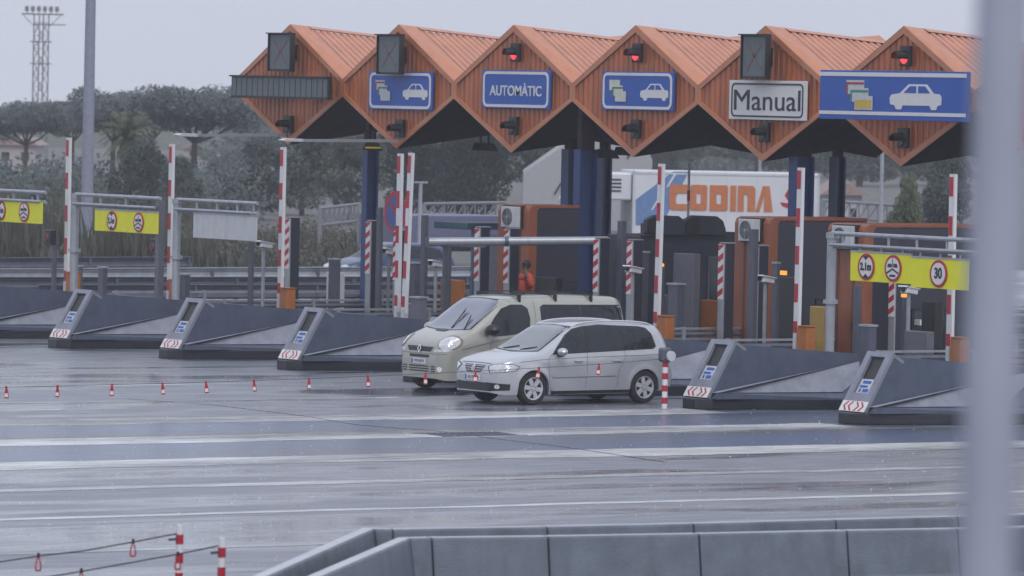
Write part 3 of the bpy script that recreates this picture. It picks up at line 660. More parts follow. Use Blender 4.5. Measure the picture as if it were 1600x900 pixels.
g1 = gantry(6.25, 'grey steel height gantry on the right, carrying two yellow boards', on(0, 4, 1300, 365).y, on(0, 4, 1560, 390).y, base=.0, rung=(.07, .35, .52, .7, .9))
gantry(36, 'grey steel height gantry beside the tall light pole, carrying a yellow board', on(0, 4, 118, 303).y, on(0, 4, 251, 310).y, posts=(1, 1), rung=(.3, .6))
gantry(31, 'grey steel height gantry carrying the blank white panel', on(0, 4, 277, 312).y, on(0, 4, 403, 318).y, posts=(1, 0), rung=(.25, .5, .75, .95))
gantry(40, 'grey steel height gantry cut by the left edge of the picture', on(0, 4, -52, 294).y, on(0, 4, 72, 296).y, posts=(1, 0), rung=(.3, .6, .9))
yellow(1330, 393, 1424, 444, 'yellow board with a 2,1m limit and a no overtaking sign, hanging on the right', ((1355, 'h'), (1397, 't')))
yellow(1425, 402, 1513, 454, 'yellow board with a single round 30 limit sign', ((1468, '3'),))
yellow(149, 327, 247, 366, 'yellow board with two round signs between the tall light pole and a dark post', ((176, 'h'), (218, 't')))
yellow(-40, 309, 66, 350, 'yellow board with two round signs cut by the left edge', ((2, 'h'), (39, 't')))
yellow(303, 333, 401, 377, 'blank pale panel hanging from a steel gantry', (), m=PALE)

# ---------------- assorted posts, bollards and cameras on the islands
def post(x, ytop, X, w, lab, m=STEELD, cap=False, name='post', cat='post', z0=.0, foot=None):
    p = on(0, X, x, ytop)
    o = MB().box(-w*.3, w*.3, -w/2, w/2, 0, p.z-z0).build(name, m, None, (X, p.y, z0), bevel=.01); tag(o, lab, cat)
    if cap: MB().box(-w*.38, w*.38, -w*.56, w*.56, p.z-z0, p.z-z0+.04).build('cap', STEEL, o)
    return o
for q in ((594, 324, 8.4, .16, 'slim dark steel post right of the navy column'), (664, 336, 7.2, .17, 'slim dark steel post at the left end of the round beam'), (972, 345, 9.0, .2, 'dark steel post at the right end of the round beam'),
          (702, 378, 8, .12, 'short dark post under the left end of the round beam'), (1178, 358, 7.0, .2, 'slim grey post in front of the middle booth fan unit'), (393, 377, 5, .14, 'dark post below the right end of the blank white panel'),
          (86, 362, 9, .13, 'dark post carrying a small dark red lamp near the left edge'), (1340, 446, 7, .16, 'grey post below the left part of the yellow board')): post(q[0], q[1], q[2], q[3], q[4])
for q in ((523, 406, 9.5, .28, 'grey bollard with a pale cap left of the navy column'), (655, 466, 5.3, .36, 'grey box bollard between the striped arms and the beige van'), (1057, 445, 8.0, .34, 'dark grey bollard behind the orange cabinet near the silver car'),
          (289, 430, 5, .24, 'grey bollard with a pale cap behind the second complete island'), (1357, 510, 3.6, .3, 'grey bollard standing behind the island near the blurred pole'), (161, 419, 8, .24, 'grey bollard behind the first complete island'),
          (125, 417, 6.5, .14, 'slim grey bollard beside the tall light pole'), (648, 412, 10, .34, 'dark round bollard behind the close pair of arms'), (1003, 395, 9.2, .3, 'dark tall cabinet in front of the dark booth'), (1213, 412, 7.8, .16, 'grey pipe post right of the white camera')):
    post(*q[:4], q[4], STEELD if q[0] != 655 else GREY6, True, 'bollard', 'bollard')
for (x0, y0, x1, y1, X, lab, m) in ((510, 425, 528, 456, 10, 'small white and orange cabinet behind the bollard left of the navy column', PALE), (688, 436, 716, 470, 10.5, 'ochre cabinet left of the van roof', ORBOX), (1265, 478, 1290, 520, 7.5, 'ochre cabinet behind the orange cabinet of the middle booth', mat('ochre_paint', (.36, .23, .05), .45, dirt=.2)),
        (1094, 468, 1126, 478, 11, 'orange box in front of the dark booth window', ORBOX), (1413, 516, 1448, 532, 7, 'grey low cabinet below the 30 sign', GREY6), (1216, 432, 1240, 500, 8.3, 'dark terminal with an amber display beside the middle booth', BLACK), (1440, 470, 1460, 530, 8, 'dark doorway cabinet below the 30 sign', BLACK),
        (836, 432, 868, 462, 8.8, 'dark payment terminal behind the van roof', BLACK), (1052, 395, 1082, 470, 9.8, 'grey ticket cabinet in front of the dark booth', GREY6)):
    a = on(0, X, x0, y0); c = on(0, X, x1, y1)
    o = MB().box(0, .2, -(a.y-c.y)/2, (a.y-c.y)/2, 0, a.z-.16).build('cabinet', m, None, (X, (a.y+c.y)/2, .16), bevel=.02); tag(o, lab, 'cabinet')
    if m is BLACK and x0 == 1216: MB().box(-.04, 0, -.02, (a.y-c.y)/2-.02, a.z-.16+.04, a.z-.16+.13).build('display', AMBER, o)
    else: MB().box(-.012, 0, -(a.y-c.y)/2+.04, (a.y-c.y)/2-.04, (a.z-.16)*.25, (a.z-.16)*.9).build('door', m, o)
def cctv(x, y, X, lab, foot=True):
    p = on(0, X, x, y); r = thing('camera', lab, 'security camera', p, rz=rad(25), group='white bullet cameras')
    b = MB(); b.prism([(-.24, -.07), (.26, -.12), (.3, .0), (-.2, .07)], 'y', -.08, .08); b.build('housing', WHITE, r, bevel=.02)
    MB().prism([(-.30, .06), (.34, -.01), (.34, .01), (-.28, .085)], 'y', -.1, .1).build('sun_shield', WHITE, r)
    MB().tube((-.24, 0, 0), (-.27, 0, 0), .05, .05, 10).build('lens', BLACK, r)
    b = MB(); b.tube((0, 0, -.1), (0, 0, -.22), .04, .04, 8); b.tube((0, 0, -.22), (0, 0, -p.z+.02), .045, .045, 8); b.build('post', STEEL, r)
for q in ((412, 381, 6, 'white bullet camera beside the blank white panel'), (608, 392, 8.9, 'white bullet camera between the navy column and the striped arms'), (681, 411, 9.6, 'white bullet camera left of the short post under the beam'), (989, 420, 8.0, 'white bullet camera in front of the dark booth'), (1196, 435, 7.4, 'white bullet camera in front of the middle booth'), (1420, 452, 7.4, 'white bullet camera below the yellow boards')): cctv(*q)
# no stopping sign behind the pair of arms
p = on(0, 12, 621, 331); r = thing('no_stopping_sign', 'round blue sign with a red rim half hidden behind the pair of striped arms', 'sign', (12, p.y, 0))
MB().tube((0, 0, 0), (0, 0, p.z+.3), .04, .04, 8).build('post', STEEL, r)
fr = flat('sign_disc', [circ(.50)], RED, r, (-.05, 0, p.z)); flat('sign_face', [circ(.40)], mat('pale_sign_blue', (.06, .10, .30), .5), fr, (0, 0, .021), rot=(0, 0, 0), depth=.004)
flat('sign_bar', [[(-.3, .24), (-.24, .3), (.3, -.24), (.24, -.3)]], RED, fr, (0, 0, .026), rot=(0, 0, 0), depth=.004)
for (x, y, X, lab) in ((80, 371, 8.9, 'small dark red lane lamp near the left edge'), (245, 386, 7, 'small dark red lane lamp right of the yellow board by the tall pole')):
    p = on(0, X, x, y); r = thing('lane_lamp', lab, 'signal lamp', (p.x-.1, p.y-.0, p.z)); MB().box(-.02, .16, -.17, .17, -.2, .2).build('housing', BLACK, r, bevel=.02); MB().tube((-.02, .03, 0), (-.05, .03, 0), .12, .1, 12).build('lens', mat('dull_red', (.12, .02, .03), .3), r)
    MB().tube((.1, -.14, -.2), (.1, -.14, -p.z), .05, .05, 8).build('post', STEELD, r)
# round beam on its two struts
pa = on(1, 24.2, 670, 378); pb = on(1, 22.0, 966, 376); 
r = thing('round_beam', 'long grey round steel beam above the van, between two dark posts', 'beam', (pa.x, pa.y, pa.z))
d = pb-pa
MB().tube((0, 0, 0), d, .10, .10, 16).build('tube', STEEL, r, smooth=True)
b = MB(); b.bar((.0, 0, -.02), d*.30+Vector((0, 0, -.09)), .12, .10); b.bar(d*.0, d*-.015, .22, .22); b.build('arm_bracket', STEELD, r)
for t in (.09, .98): q_ = pa+d*t; MB().box(q_.x-pa.x-.05, q_.x-pa.x+.05, q_.y-pa.y-.05, q_.y-pa.y+.05, -q_.z, q_.z-pa.z-.08).build('strut', STEELD, r)
MB().tube(d*.40, d*.42, .115, .115, 16).build('collar', STEELD, r)
# teal framed shelter left of the booth
pa = on(1, 33, 692, 346); r = thing('shelter', 'teal framed glass shelter left of the booth with the fan unit', 'shelter', (pa.x, 33, 0))
h = pa.z; b = MB(); b.box(-.2, 3.6, -1.4, .1, h-.16, h); b.build('roof', TEAL, r, bevel=.02)
for X in (0, 1.3, 3.4): MB().box(X, X+.1, -1.36, -1.26, 0, h-.16).build('upright', TEAL, r)
for X in (.1, 1.4): MB().box(X+.01, X+1.18, -1.32, -1.30, .9, h-.3).build('pane', mat('shelter_glass', (.30, .31, .36), .1), r)
MB().box(.0, 3.5, -1.37, -1.29, .78, .86).build('rail', STEEL, r)

# horizontal lane bars (white) behind the right gantry
for (x0, y0, x1, y1, X, lab) in ((1300, 494, 1440, 496, 9.5, 'closed white barrier bar across the lane behind the right height gantry'),):
    a = on(0, X, x0, y0); c = on(0, X, x1, y1); r = thing('lane_bar', lab, 'lane barrier', (X, a.y, a.z)); MB().box(-.04, .04, c.y-a.y, .2, -.06, .06).build('bar', WHITE, r); MB().box(-.12, .12, .2, .45, -a.z+.16, .15).build('drive_cabinet', ORBOX, r)
for (x, y, X, lab) in ((1031, 414, 9.0, 'small amber beacon beside the striped arm near the dark booth'), (1414, 462, 7.6, 'small amber display below the yellow boards')):
    p = on(0, X, x, y); r = thing('amber_beacon', lab, 'beacon', (X, p.y, p.z)); MB().box(-.03, .05, -.1, .1, -.035, .035).build('lens', AMBER, r, bevel=.01); MB().box(-.02, .1, -.06, .06, -p.z+.16, -.035).build('stand', STEELD, r)

# ================================================================== POSTS AND ROPES WITH TAGS
def striped_post(x, y, h, rr, lab, n=9, box=False):
    r = thing('striped_post', lab, 'post', (x, y, 0), group='red and white striped rope posts')
    b = MB(); b.tube((0, 0, 0), (0, 0, h), rr, rr, 14); s = h/n
    for k in range(0, n, 1):
        if k % 2: b.tube((0, 0, k*s), (0, 0, (k+1)*s), rr+.004, rr+.004, 14, 1)
    b.build('shaft', [WHITE, RED], r, smooth=True)
    MB().box(-.11, .11, -.09, .09, 0, .02).build('foot', STEEL, r)
    if box:
        b = MB(); b.box(-.14, .10, -.10, .08, h-.02, h+.26); b.build('rope_winder', STEELD, r, bevel=.05)
        MB().tube((.04, -.10, h+.1), (.04, -.15, h+.1), .10, .10, 14).build('reel', PALE, r)
    else: MB().tube((0, 0, h-.16), (-.14, 0, h-.17), .018, .018, 6).build('rope_eye', STEELD, r)
    return r
striped_post(-.09, 5.68, .95, .055, 'red and white striped post with a rope winder on top, behind the silver car', n=8, box=True)
def make_tag():
    b = MB(); b.prism([(-.02, 0), (.02, 0), (.045, -.13), (.036, -.175), (-.036, -.175), (-.045, -.13)], 'y', -.01, .01)
    b.prism([(-.02, 0), (.02, 0), (.02, .05), (-.02, .05)], 'y', -.012, .012); return b
def rope(pts, lab, rr=.011):
    b = MB(); P = [Vector(p) for p in pts]; o0 = P[0].copy()
    for a, c in zip(P, P[1:]): b.tube(a-o0, c-o0, rr, rr, 5, caps=False)
    return tag(b.build('rope', mat('dark_rope', (.03, .03, .035), .6), None, o0), lab, 'rope')
fx = [(10, 603), (90, 603), (175, 601), (254, 600), (322, 598), (397, 595), (483, 592), (575, 588), (665, 583), (743, 578), (842, 572), (936, 566)]
fp = [on(1, 5.66, *q_) for q_ in fx]
zr = lambda x: .60+.37*((x+17.5)/17.4)**2.2 if x > -17.5 else .60
fp = [Vector((q_.x, 5.66, zr(q_.x))) for q_ in fp]
rope([(-24, 5.66, .66), (-17.5, 5.66, .60)]+[tuple(q_) for q_ in fp]+[(-.15, 5.66, zr(-.1)+.02)], 'thin dark rope strung low across the wet plaza in front of both vehicles', .005)
tg = make_tag(); tword = ['at the far left end', 'second from the left end', 'third from the left end', 'left of the island by the second blue sticker', 'below the second complete island', 'left of the sharp chevron plate', 'right of the sharp chevron plate', 'in the gap before the beige van', 'in front of the beige van bumper', 'in front of the silver car grille', 'over the front wheel of the silver car', 'on the rear door of the silver car']
t0 = None
for q_, wd in zip(fp, tword):
    if t0 is None:
        t0 = tg.build('rope_tag', RED, None, q_, bevel=.006); MB().prism([(-.028, -.085), (.028, -.085), (.036, -.15), (-.036, -.15)], 'y', -.014, .014).build('white_patch', SIGNW, t0); o = t0
        tag(o, '', 'rope tag', 'red tags on the far rope')
    else: o = dup(t0, q_)
    o.location = q_-Vector((0, 0, .03)); o['label'] = 'red and white rope tag ' + wd; o.rotation_euler = (0, random.uniform(-.12, .12), rad(-25+random.uniform(-25, 25)))
# the near pair of posts and their ropes
n1 = on(2, 1.0, 281, 820); n2 = on(2, 1.0, 347, 840)
striped_post(n1.x, n1.y, 1.0, .042, 'red and white striped post at the bottom, left one of the near pair', n=9); striped_post(n2.x, n2.y, 1.0, .042, 'red and white striped post at the bottom, right one of the near pair', n=9)
for (pp, pts, lab, tags) in ((n1, [(276, 834), (208, 847), (130, 861), (60, 869), (0, 878), (-60, 886)], 'thin rope from the left near post to the left edge', ((208, 846, 'red loop tag on the upper near rope, closest to the striped post'), (60, 868, 'red loop tag on the upper near rope, at the left edge'))),
                           (n2, [(341, 853), (278, 866), (200, 880), (127, 893), (60, 904), (0, 912)], 'thin rope from the right near post passing in front of the left near post', ((278, 866, 'red loop tag on the lower near rope, in front of the left near post'), (127, 892, 'red loop tag on the lower near rope, cut by the bottom edge')))):
    d0 = Vector((-1, .0, 0)); P = [on(1, pp.y, *q_) for q_ in pts]
    rope([tuple(q_) for q_ in P], lab, .009)
    for (x, y, lb) in tags:
        q_ = on(1, pp.y, x, y); o = thing('loop_tag', lb, 'rope tag', q_, rz=rad(-20), group='red loop tags on the near ropes')
        b = MB(); oo = [(-.012, 0), (.012, 0), (.04, -.13), (.03, -.18), (-.03, -.18), (-.04, -.13)]; ii = [(-.004, -.03), (.004, -.03), (.025, -.125), (.018, -.16), (-.018, -.16), (-.025, -.125)]
        for qd in frame_polys(oo, ii): b.prism(qd, 'y', -.008, .008)
        b.build('loop', RED, o)
        MB().box(-.014, .014, -.012, .012, -.02, .03).build('clip', BLACK, o)

# ================================================================== CONCRETE BARRIERS IN FRONT
def wall(name, top_px, zt_, label, th=.16, foot=.30, joints=()):
    P = [on(2, zt_, *q_) for q_ in top_px]
    r = thing(name, label, 'concrete barrier', (P[0].x, P[0].y, 0)); o0 = Vector((P[0].x, P[0].y, 0))
    P = [Vector((q_.x, q_.y, 0))-o0 for q_ in P]
    prof = [(-foot, 0), (-foot, .07), (-foot+.13, .25), (-.09, zt_-.02), (-.07, zt_), (.07, zt_), (.09, zt_-.02), (foot-.13, .25), (foot, .07), (foot, 0)]
    for i, (a, c) in enumerate(zip(P, P[1:])):
        b = MB(); secs = []
        for j, q_ in ((i, a), (i+1, c)):
            d1 = (P[j]-P[j-1]).normalized() if j > 0 else (P[1]-P[0]).normalized(); d2 = (P[j+1]-P[j]).normalized() if j < len(P)-1 else d1
            t = (d1+d2).normalized(); nrm = Vector((t.y, -t.x, 0)); dd = (c-a).normalized(); k = 1/max(.6, abs(nrm.dot(Vector((dd.y, -dd.x, 0)))))
            gap = dd*(.012 if q_ is a else -.012)
            secs.append([q_+gap+nrm*(-s*k)*-1+Vector((0, 0, z)) for s, z in prof])
        n = len(prof); v = secs[0]+secs[1]
        fs = [tuple(range(n-1, -1, -1)), tuple(range(n, 2*n))]+[(k_, (k_+1) % n, (k_+1) % n+n, k_+n) for k_ in range(n)]
        b.add(v, fs); o = b.build('barrier_panel', [CONC, CONCTOP], r, bevel=.012)
        for pg in o.data.polygons:
            if abs(pg.normal.z) > .8 and pg.center.z > .5: pg.material_index = 1
    return r
wall('concrete_barrier', [(250, 981), (405, 900), (575, 825), (612, 826), (850, 822), (1078, 817), (1300, 811), (1490, 806), (1720, 799), (2000, 791)], .8, 'rear concrete barrier in the foreground, seen over the top of the nearer one')
wall('concrete_barrier', [(380, 955), (490, 900), (630, 840), (670, 839), (852, 837), (1087, 833), (1318, 828), (1490, 825), (1720, 819), (2000, 811)], .8, 'nearer concrete barrier in the foreground with wide jointed panels')

# ================================================================== THE TWO TALL POLES
pa, pb = far(1548, 620, 11.5), far(1568, 20, 11.5); d = (pb-pa)/(pb.z-pa.z); p = pa-d*pa.z
r = thing('sign_pole', 'out of focus pale grey pole filling the right edge', 'pole', p)
MB().tube((0, 0, 0), d*9, .056, .056, 24).build('shaft', POLEG, r, smooth=True)
MB().tube((0, 0, 0), (0, 0, .03), .16, .16, 16).build('base_plate', STEEL, r)
p = on(2, 0, 134, 420); r = thing('light_pole', 'tall tapering grey light pole left of the gables', 'light pole', p)
MB().tube((0, 0, 0), (0, 0, 22), .21, .11, 20).build('shaft', mat('pale_pole', (.24, .26, .33), .5), r, smooth=True)
MB().box(-.3, .3, -.3, .3, 0, .04).build('base_plate', STEELD, r)
b = MB(); b.bar((-1.2, 0, 22), (1.2, 0, 22), .1, .1); b.box(-1.4, -.9, -.2, .2, 21.8, 22.1); b.box(.9, 1.4, -.2, .2, 21.8, 22.1); b.build('lamp_heads', STEELD, r)
# ================================================================== VEHICLES
def interp(tab, x):                      # monotone cubic through (x, value) pairs
    n = len(tab)
    if x <= tab[0][0]: return tab[0][1]
    if x >= tab[-1][0]: return tab[-1][1]
    i = max(k for k in range(n-1) if tab[k][0] <= x)
    h = [tab[k+1][0]-tab[k][0] for k in range(n-1)]; d = [(tab[k+1][1]-tab[k][1])/h[k] for k in range(n-1)]
    def m(k):
        if k == 0: return d[0]
        if k == n-1: return d[-1]
        return 0 if d[k-1]*d[k] <= 0 else 2*d[k-1]*d[k]/(d[k-1]+d[k])
    t = (x-tab[i][0])/h[i]; m0, m1 = m(i)*h[i], m(i+1)*h[i]; a, b = tab[i][1], tab[i+1][1]
    return a*(2*t**3-3*t*t+1)+m0*(t**3-2*t*t+t)+b*(-2*t**3+3*t*t)+m1*(t**3-t*t)
class Car:
    """nose at x = 0, tail at x = L, wheels on z = 0; T top line, B belt line, W half width, b underside, U tumblehome"""
    def __init__(s, root, L, T, B, W, b0, axles, arch, paint, tum, ea=.30, eb=.55, x0=0.0):
        s.r = root; s.L = L; s.T = T; s.B = B; s.W = W; s.b0 = b0; s.axles = axles; s.arch = arch; s.tum = tum; s.ea = ea; s.eb = eb
        xs = set([0, .01, .03, .06, .1, .15, .2, L-.15, L-.1, L-.06, L-.03, L-.01, L]); x = .05
        while x < L: xs.add(round(x, 3)); x += .06
        for ax in axles:
            for k in range(33): xs.add(round(ax-arch+arch*2*k/32, 4))
            xs.add(ax-arch-.004); xs.add(ax+arch+.004)
        xs = sorted(x_ for x_ in xs if x_ >= x0 or x_ == 0); xs = sorted(set([x0, x0+.01, x0+.03, x0+.06]+[x_ for x_ in xs if x_ >= x0])); NL_, NU = 9, 13; V = []; rows = []
        for x in xs:
            Tx, Wx = interp(T, x), interp(W, x); Bx = min(interp(B, x), Tx-.03); bx = interp(b0, x); under = bx
            for ax in axles:
                if abs(x-ax) < arch: bx = max(bx, .32+math.sqrt(max(arch**2-(x-ax)**2, 0))*1.0)
            row = [(x, 0, bx), (x, Wx*.55, bx), (x, Wx*.90, bx)]
            for j in range(NL_):
                t = j/(NL_-1); z = bx+.0+(Bx-bx)*t; zz = (z-under)/(Bx-under)
                y = Wx*(.955+.045*math.sin(min(1, zz*1.25)*math.pi/2)) if zz < .8 else Wx*(1.0-.02*((zz-.8)/.2)**2)
                for ax in axles:      # flared arches
                    dd = math.hypot(x-ax, z-.32)
                    if dd < arch+.12: y += .022*max(0, 1-abs(dd-arch-.01)/.11)
                row.append((x, y, z))
            W2 = Wx*.98
            for j in range(1, NU):
                th = math.pi/2*j/(NU-1); sn, cs = math.sin(th), max(math.cos(th), 0)
                z = Bx+(Tx-Bx)*sn**eb; y = (W2-tum*(z-Bx))*(cs**ea if cs > 1e-6 else 0)
                row.append((x, y, z))
            rows.append(row)
        n = len(rows[0]); b = MB(); v = []; f = []; mi = []
        for row in rows:
            v += row + [(p[0], -p[1], p[2]) for p in row]
        for i in range(len(rows)-1):
            for j in range(n-1):
                a = i*2*n; c = (i+1)*2*n; und = 1 if j < 2 else 0
                f.append((a+j, c+j, c+j+1, a+j+1)); mi.append(und)
                f.append((a+n+j, a+n+j+1, c+n+j+1, c+n+j)); mi.append(und)
        for i, sgn in ((0, 1), (len(rows)-1, -1)):
            a = i*2*n
            for j in range(n-1): f.append((a+j, a+j+1, a+n+j+1, a+n+j) if sgn > 0 else (a+j, a+n+j, a+n+j+1, a+j+1)); mi.append(0)
        b.v = v; b.f = f; b.m = mi
        me = bpy.data.meshes.new('body'); me.from_pydata(v, [], f); me.materials.append(paint); me.materials.append(BLACK)
        me.polygons.foreach_set('material_index', mi)
        bm = bmesh.new(); bm.from_mesh(me); bmesh.ops.remove_doubles(bm, verts=bm.verts, dist=.0005); bmesh.ops.recalc_face_normals(bm, faces=bm.faces)
        s.bvh = BVHTree.FromBMesh(bm); bm.to_mesh(me); bm.free()
        me.polygons.foreach_set('use_smooth', [True]*len(me.polygons)); me.set_sharp_from_angle(angle=rad(42))
        s.body = bpy.data.objects.new('body', me); COL.objects.link(s.body); s.body.parent = root
    def overlay(s, name, pts, view, m, off=.006, parent=None, rings=8, seg=64, thick=0):
        """wrap a flat outline onto the body; view 'L' = near side (-y) pts (x, z), 'F' = front pts (y, z), 'T' = top pts (x, y), or (dir, u, v, origin)"""
        if view == 'L': d, u, v, o = Vector((0, 1, 0)), Vector((1, 0, 0)), Vector((0, 0, 1)), Vector((0, -3, 0))
        elif view == 'R': d, u, v, o = Vector((0, -1, 0)), Vector((1, 0, 0)), Vector((0, 0, 1)), Vector((0, 3, 0))
        elif view == 'F': d, u, v, o = Vector((1, 0, 0)), Vector((0, 1, 0)), Vector((0, 0, 1)), Vector((-3, 0, 0))
        elif view == 'T': d, u, v, o = Vector((0, 0, -1)), Vector((1, 0, 0)), Vector((0, 1, 0)), Vector((0, 0, 5))
        else:
            d = Vector(view).normalized(); u = Vector((-d.y, d.x, 0)).normalized(); u = -u if False else u; v = Vector((0, 0, 1)); o = -d*4
            # pts are given as (distance along u, z)
        # resample the outline
        n = len(pts); per = [0]
        for i in range(n): per.append(per[-1]+math.dist(pts[i], pts[(i+1) % n]))
        out = []; tot = per[-1]; ts = sorted(set([tot*k/seg for k in range(seg)]+per[:-1]))
        for t in ts:
            i = max(k for k in range(n) if per[k] <= t+1e-9); q = (t-per[i])/max(per[i+1]-per[i], 1e-9)
            a, c = pts[i], pts[(i+1) % n]; out.append((a[0]+(c[0]-a[0])*q, a[1]+(c[1]-a[1])*q))
        cx = sum(p[0] for p in out)/len(out); cy_ = sum(p[1] for p in out)/len(out)
        V = []; idx = {}
        def cast(px_, py_):
            P = o+u*px_+v*py_ if not isinstance(view, tuple) else o+u*px_+Vector((0, 0, py_))
            h = s.bvh.ray_cast(P, d, 12)
            if h[0] is None: return None
            nn = h[1] if h[1].dot(d) < 0 else -h[1]
            return h[0]+nn*off
        N = len(out); grid = []
        for r_ in range(rings+1):
            k = 1-r_/rings; row = []
            for p in out:
                row.append(cast(cx+(p[0]-cx)*k, cy_+(p[1]-cy_)*k))
                if r_ == rings: break
            grid.append(row)
        vs = []; ids = []
        for row in grid:
            r2 = []
            for p in row:
                if p is None: r2.append(None)
                else: vs.append(p); r2.append(len(vs)-1)
            ids.append(r2)
        fs = []
        for r_ in range(rings):
            for i in range(N):
                j = (i+1) % N
                q = (ids[r_][i], ids[r_][j], ids[r_+1][j], ids[r_+1][i]) if r_ < rings-1 else (ids[r_][i], ids[r_][j], ids[r_+1][0])
                if None not in q: fs.append(q)
        me = bpy.data.meshes.new(name); me.from_pydata(vs, [], fs); me.materials.append(m)
        me.polygons.foreach_set('use_smooth', [True]*len(me.polygons))
        ob = bpy.data.objects.new(name, me); COL.objects.link(ob); ob.parent = parent or s.r
        if view in ('L', 'R', 'F', 'T') or True:
            bm = bmesh.new(); bm.from_mesh(me); bmesh.ops.recalc_face_normals(bm, faces=bm.faces)
            bm.to_mesh(me); bm.free()
        return ob
    def seam(s, pts, view, w=.007, m=None, name='door_seam', off=.004, parent=None):     # a narrow strip along a polyline on the body
        P = []
        for a, c in zip(pts, pts[1:]):
            nseg = max(1, int(math.dist(a, c)/.05))
            for k in range(nseg): P.append((a[0]+(c[0]-a[0])*k/nseg, a[1]+(c[1]-a[1])*k/nseg))
        P.append(pts[-1]); vs = []; fs = []
        for i, p in enumerate(P):
            a = P[max(i-1, 0)]; c = P[min(i+1, len(P)-1)]; l = math.dist(a, c) or 1; nx, ny = -(c[1]-a[1])/l*w/2, (c[0]-a[0])/l*w/2
            for sg in (1, -1):
                q = (p[0]+nx*sg, p[1]+ny*sg)
                O, D = {'L': (Vector((q[0], -3, q[1])), Vector((0, 1, 0))), 'F': (Vector((-3, q[0], q[1])), Vector((1, 0, 0))), 'T': (Vector((q[0], q[1], 5)), Vector((0, 0, -1)))}[view]
                h = s.bvh.ray_cast(O, D, 12)
                if h[0] is None: vs.append(O+D*3)
                else:
                    nn = h[1] if h[1].dot(D) < 0 else -h[1]; vs.append(h[0]+nn*off)
        for i in range(len(P)-1): fs.append((2*i, 2*i+1, 2*i+3, 2*i+2))
        me = bpy.data.meshes.new(name); me.from_pydata(vs, [], fs); me.materials.append(m or SEAM); ob = bpy.data.objects.new(name, me); COL.objects.link(ob); ob.parent = parent or s.r
        return ob
SEAM = mat('panel_gap', (.07, .07, .08), .5)
GLASS = mat('dark_car_glass', (.010, .013, .020), .05, var=.3, scale=1.5, spec=.45)
WSCREEN = mat('sky_tinted_windscreen_glass', (.12, .13, .19), .06, var=.16, scale=2.0, spec=1.0, coat=1)  # pale lavender base: sky reflection put into the glass colour
WSG = mat('sky_tinted_green_windscreen', (.10, .125, .135), .06, var=.16, scale=2.0, spec=1.0, coat=1)  # base raised so the glass colour holds some sky reflection
SILVER = mat('silver_paint', (.50, .515, .55), .28, metal=.35, var=.03, coat=.8)
BEIGE = mat('beige_paint', (.39, .388, .34), .3, metal=.25, var=.03, coat=.8)
def wheel(parent, x, y, R_, side, style, wd=.2):
    r = MB(); n = 36; prof = [(R_-.10, -wd/2), (R_-.03, -wd/2), (R_, -wd/2+.04), (R_, wd/2-.04), (R_-.03, wd/2), (R_-.10, wd/2)]
    v = []; f = []
    for i in range(n):
        a = 2*math.pi*i/n
        for rr, yy in prof: v.append((rr*math.cos(a), yy, rr*math.sin(a)))
    k = len(prof)
    for i in range(n):
        j = (i+1) % n
        for q in range(k): f.append((i*k+q, i*k+(q+1) % k, j*k+(q+1) % k, j*k+q))
    r.add(v, f)
    root = bpy.data.objects.new('wheel', None); COL.objects.link(root); root.parent = parent; root.location = (x, y, R_); root.rotation_euler = (0, rad(random.uniform(0, 60)), 0)
    r.build('tyre', TREADR, root, smooth=True)
    rm = MB(); yo = side*(wd/2-.01)
    o_, i_ = R_-.10, R_-.125
    for i in range(n):
        a0, a1 = 2*math.pi*i/n, 2*math.pi*(i+1)/n
        P = lambda rr, a, yy: (rr*math.cos(a), yy, rr*math.sin(a))
        rm.add([P(o_, a0, yo), P(o_, a1, yo), P(i_, a1, yo*.96), P(i_, a0, yo*.96)], [(0, 1, 2, 3)])
        rm.add([P(i_, a0, yo*.96), P(i_, a1, yo*.96), P(i_-.01, a1, yo*.2), P(i_-.01, a0, yo*.2)], [(0, 1, 2, 3)])
    if style == 'alloy':
        for s5 in range(6):
            a = 2*math.pi*s5/6
            ca, sa = math.cos(a), math.sin(a)
            def Q(u, t, yy): return (u*ca-t*sa, yy, u*sa+t*ca)
            y1, y2 = yo*.92, yo*.55
            for (u0, t0, u1, t1) in ((.035, .040, i_, .033), ):
                a_ = [Q(u0, -t0, y1), Q(u0, t0, y1), Q(u1, t1*1.35, y1), Q(u1, -t1*1.35, y1), Q(u0, -t0, y2), Q(u0, t0, y2), Q(u1, t1*1.35, y2), Q(u1, -t1*1.35, y2)]
                rm.add(a_, [(0, 1, 2, 3), (0, 4, 5, 1), (1, 5, 6, 2), (2, 6, 7, 3), (3, 7, 4, 0)])
        rm.tube((0, yo*.6, 0), (0, yo*.98, 0), .05, .04, 16)
    else: rm.tube((0, yo*.5, 0), (0, yo*.9, 0), i_*.9, i_*.6, 24)
    rm.build('rim', RIM, root)
    d = MB(); d.tube((0, -wd*.3, 0), (0, wd*.3, 0), i_, i_, 24); d.build('brake_disc', BLACK, root)
    return root
def mirror(root, x, y, z, m, big=1.0):
    b = MB(); b.ball((0, 0, 0), .1*big, 12, 0, (1.0, 1.15, .78)); o = b.build('wing_mirror', m, root, (x, y, z), smooth=True)
    MB().box(-.03, .05, .03, .14, -.10, -.05).build('mirror_foot', BLACK, o)
def plate(root, x, z, rot_tilt, txt, w_=.52):
    o = MB().box(0, .012, -w_/2, w_/2, -.056, .056).build('number_plate', SIGNW, root, (x, 0, z)); o.rotation_euler = (0, rot_tilt, 0)
    text('plate_text', txt, .10, mat('plate_ink', (.10, .12, .22), .5), o, (-.004, -.02, 0), depth=.004, fit=(w_*.72, .066))
    MB().box(-.003, -.0005, w_/2-.045, w_/2-.004, -.05, .05).build('plate_band', BLUE, o)
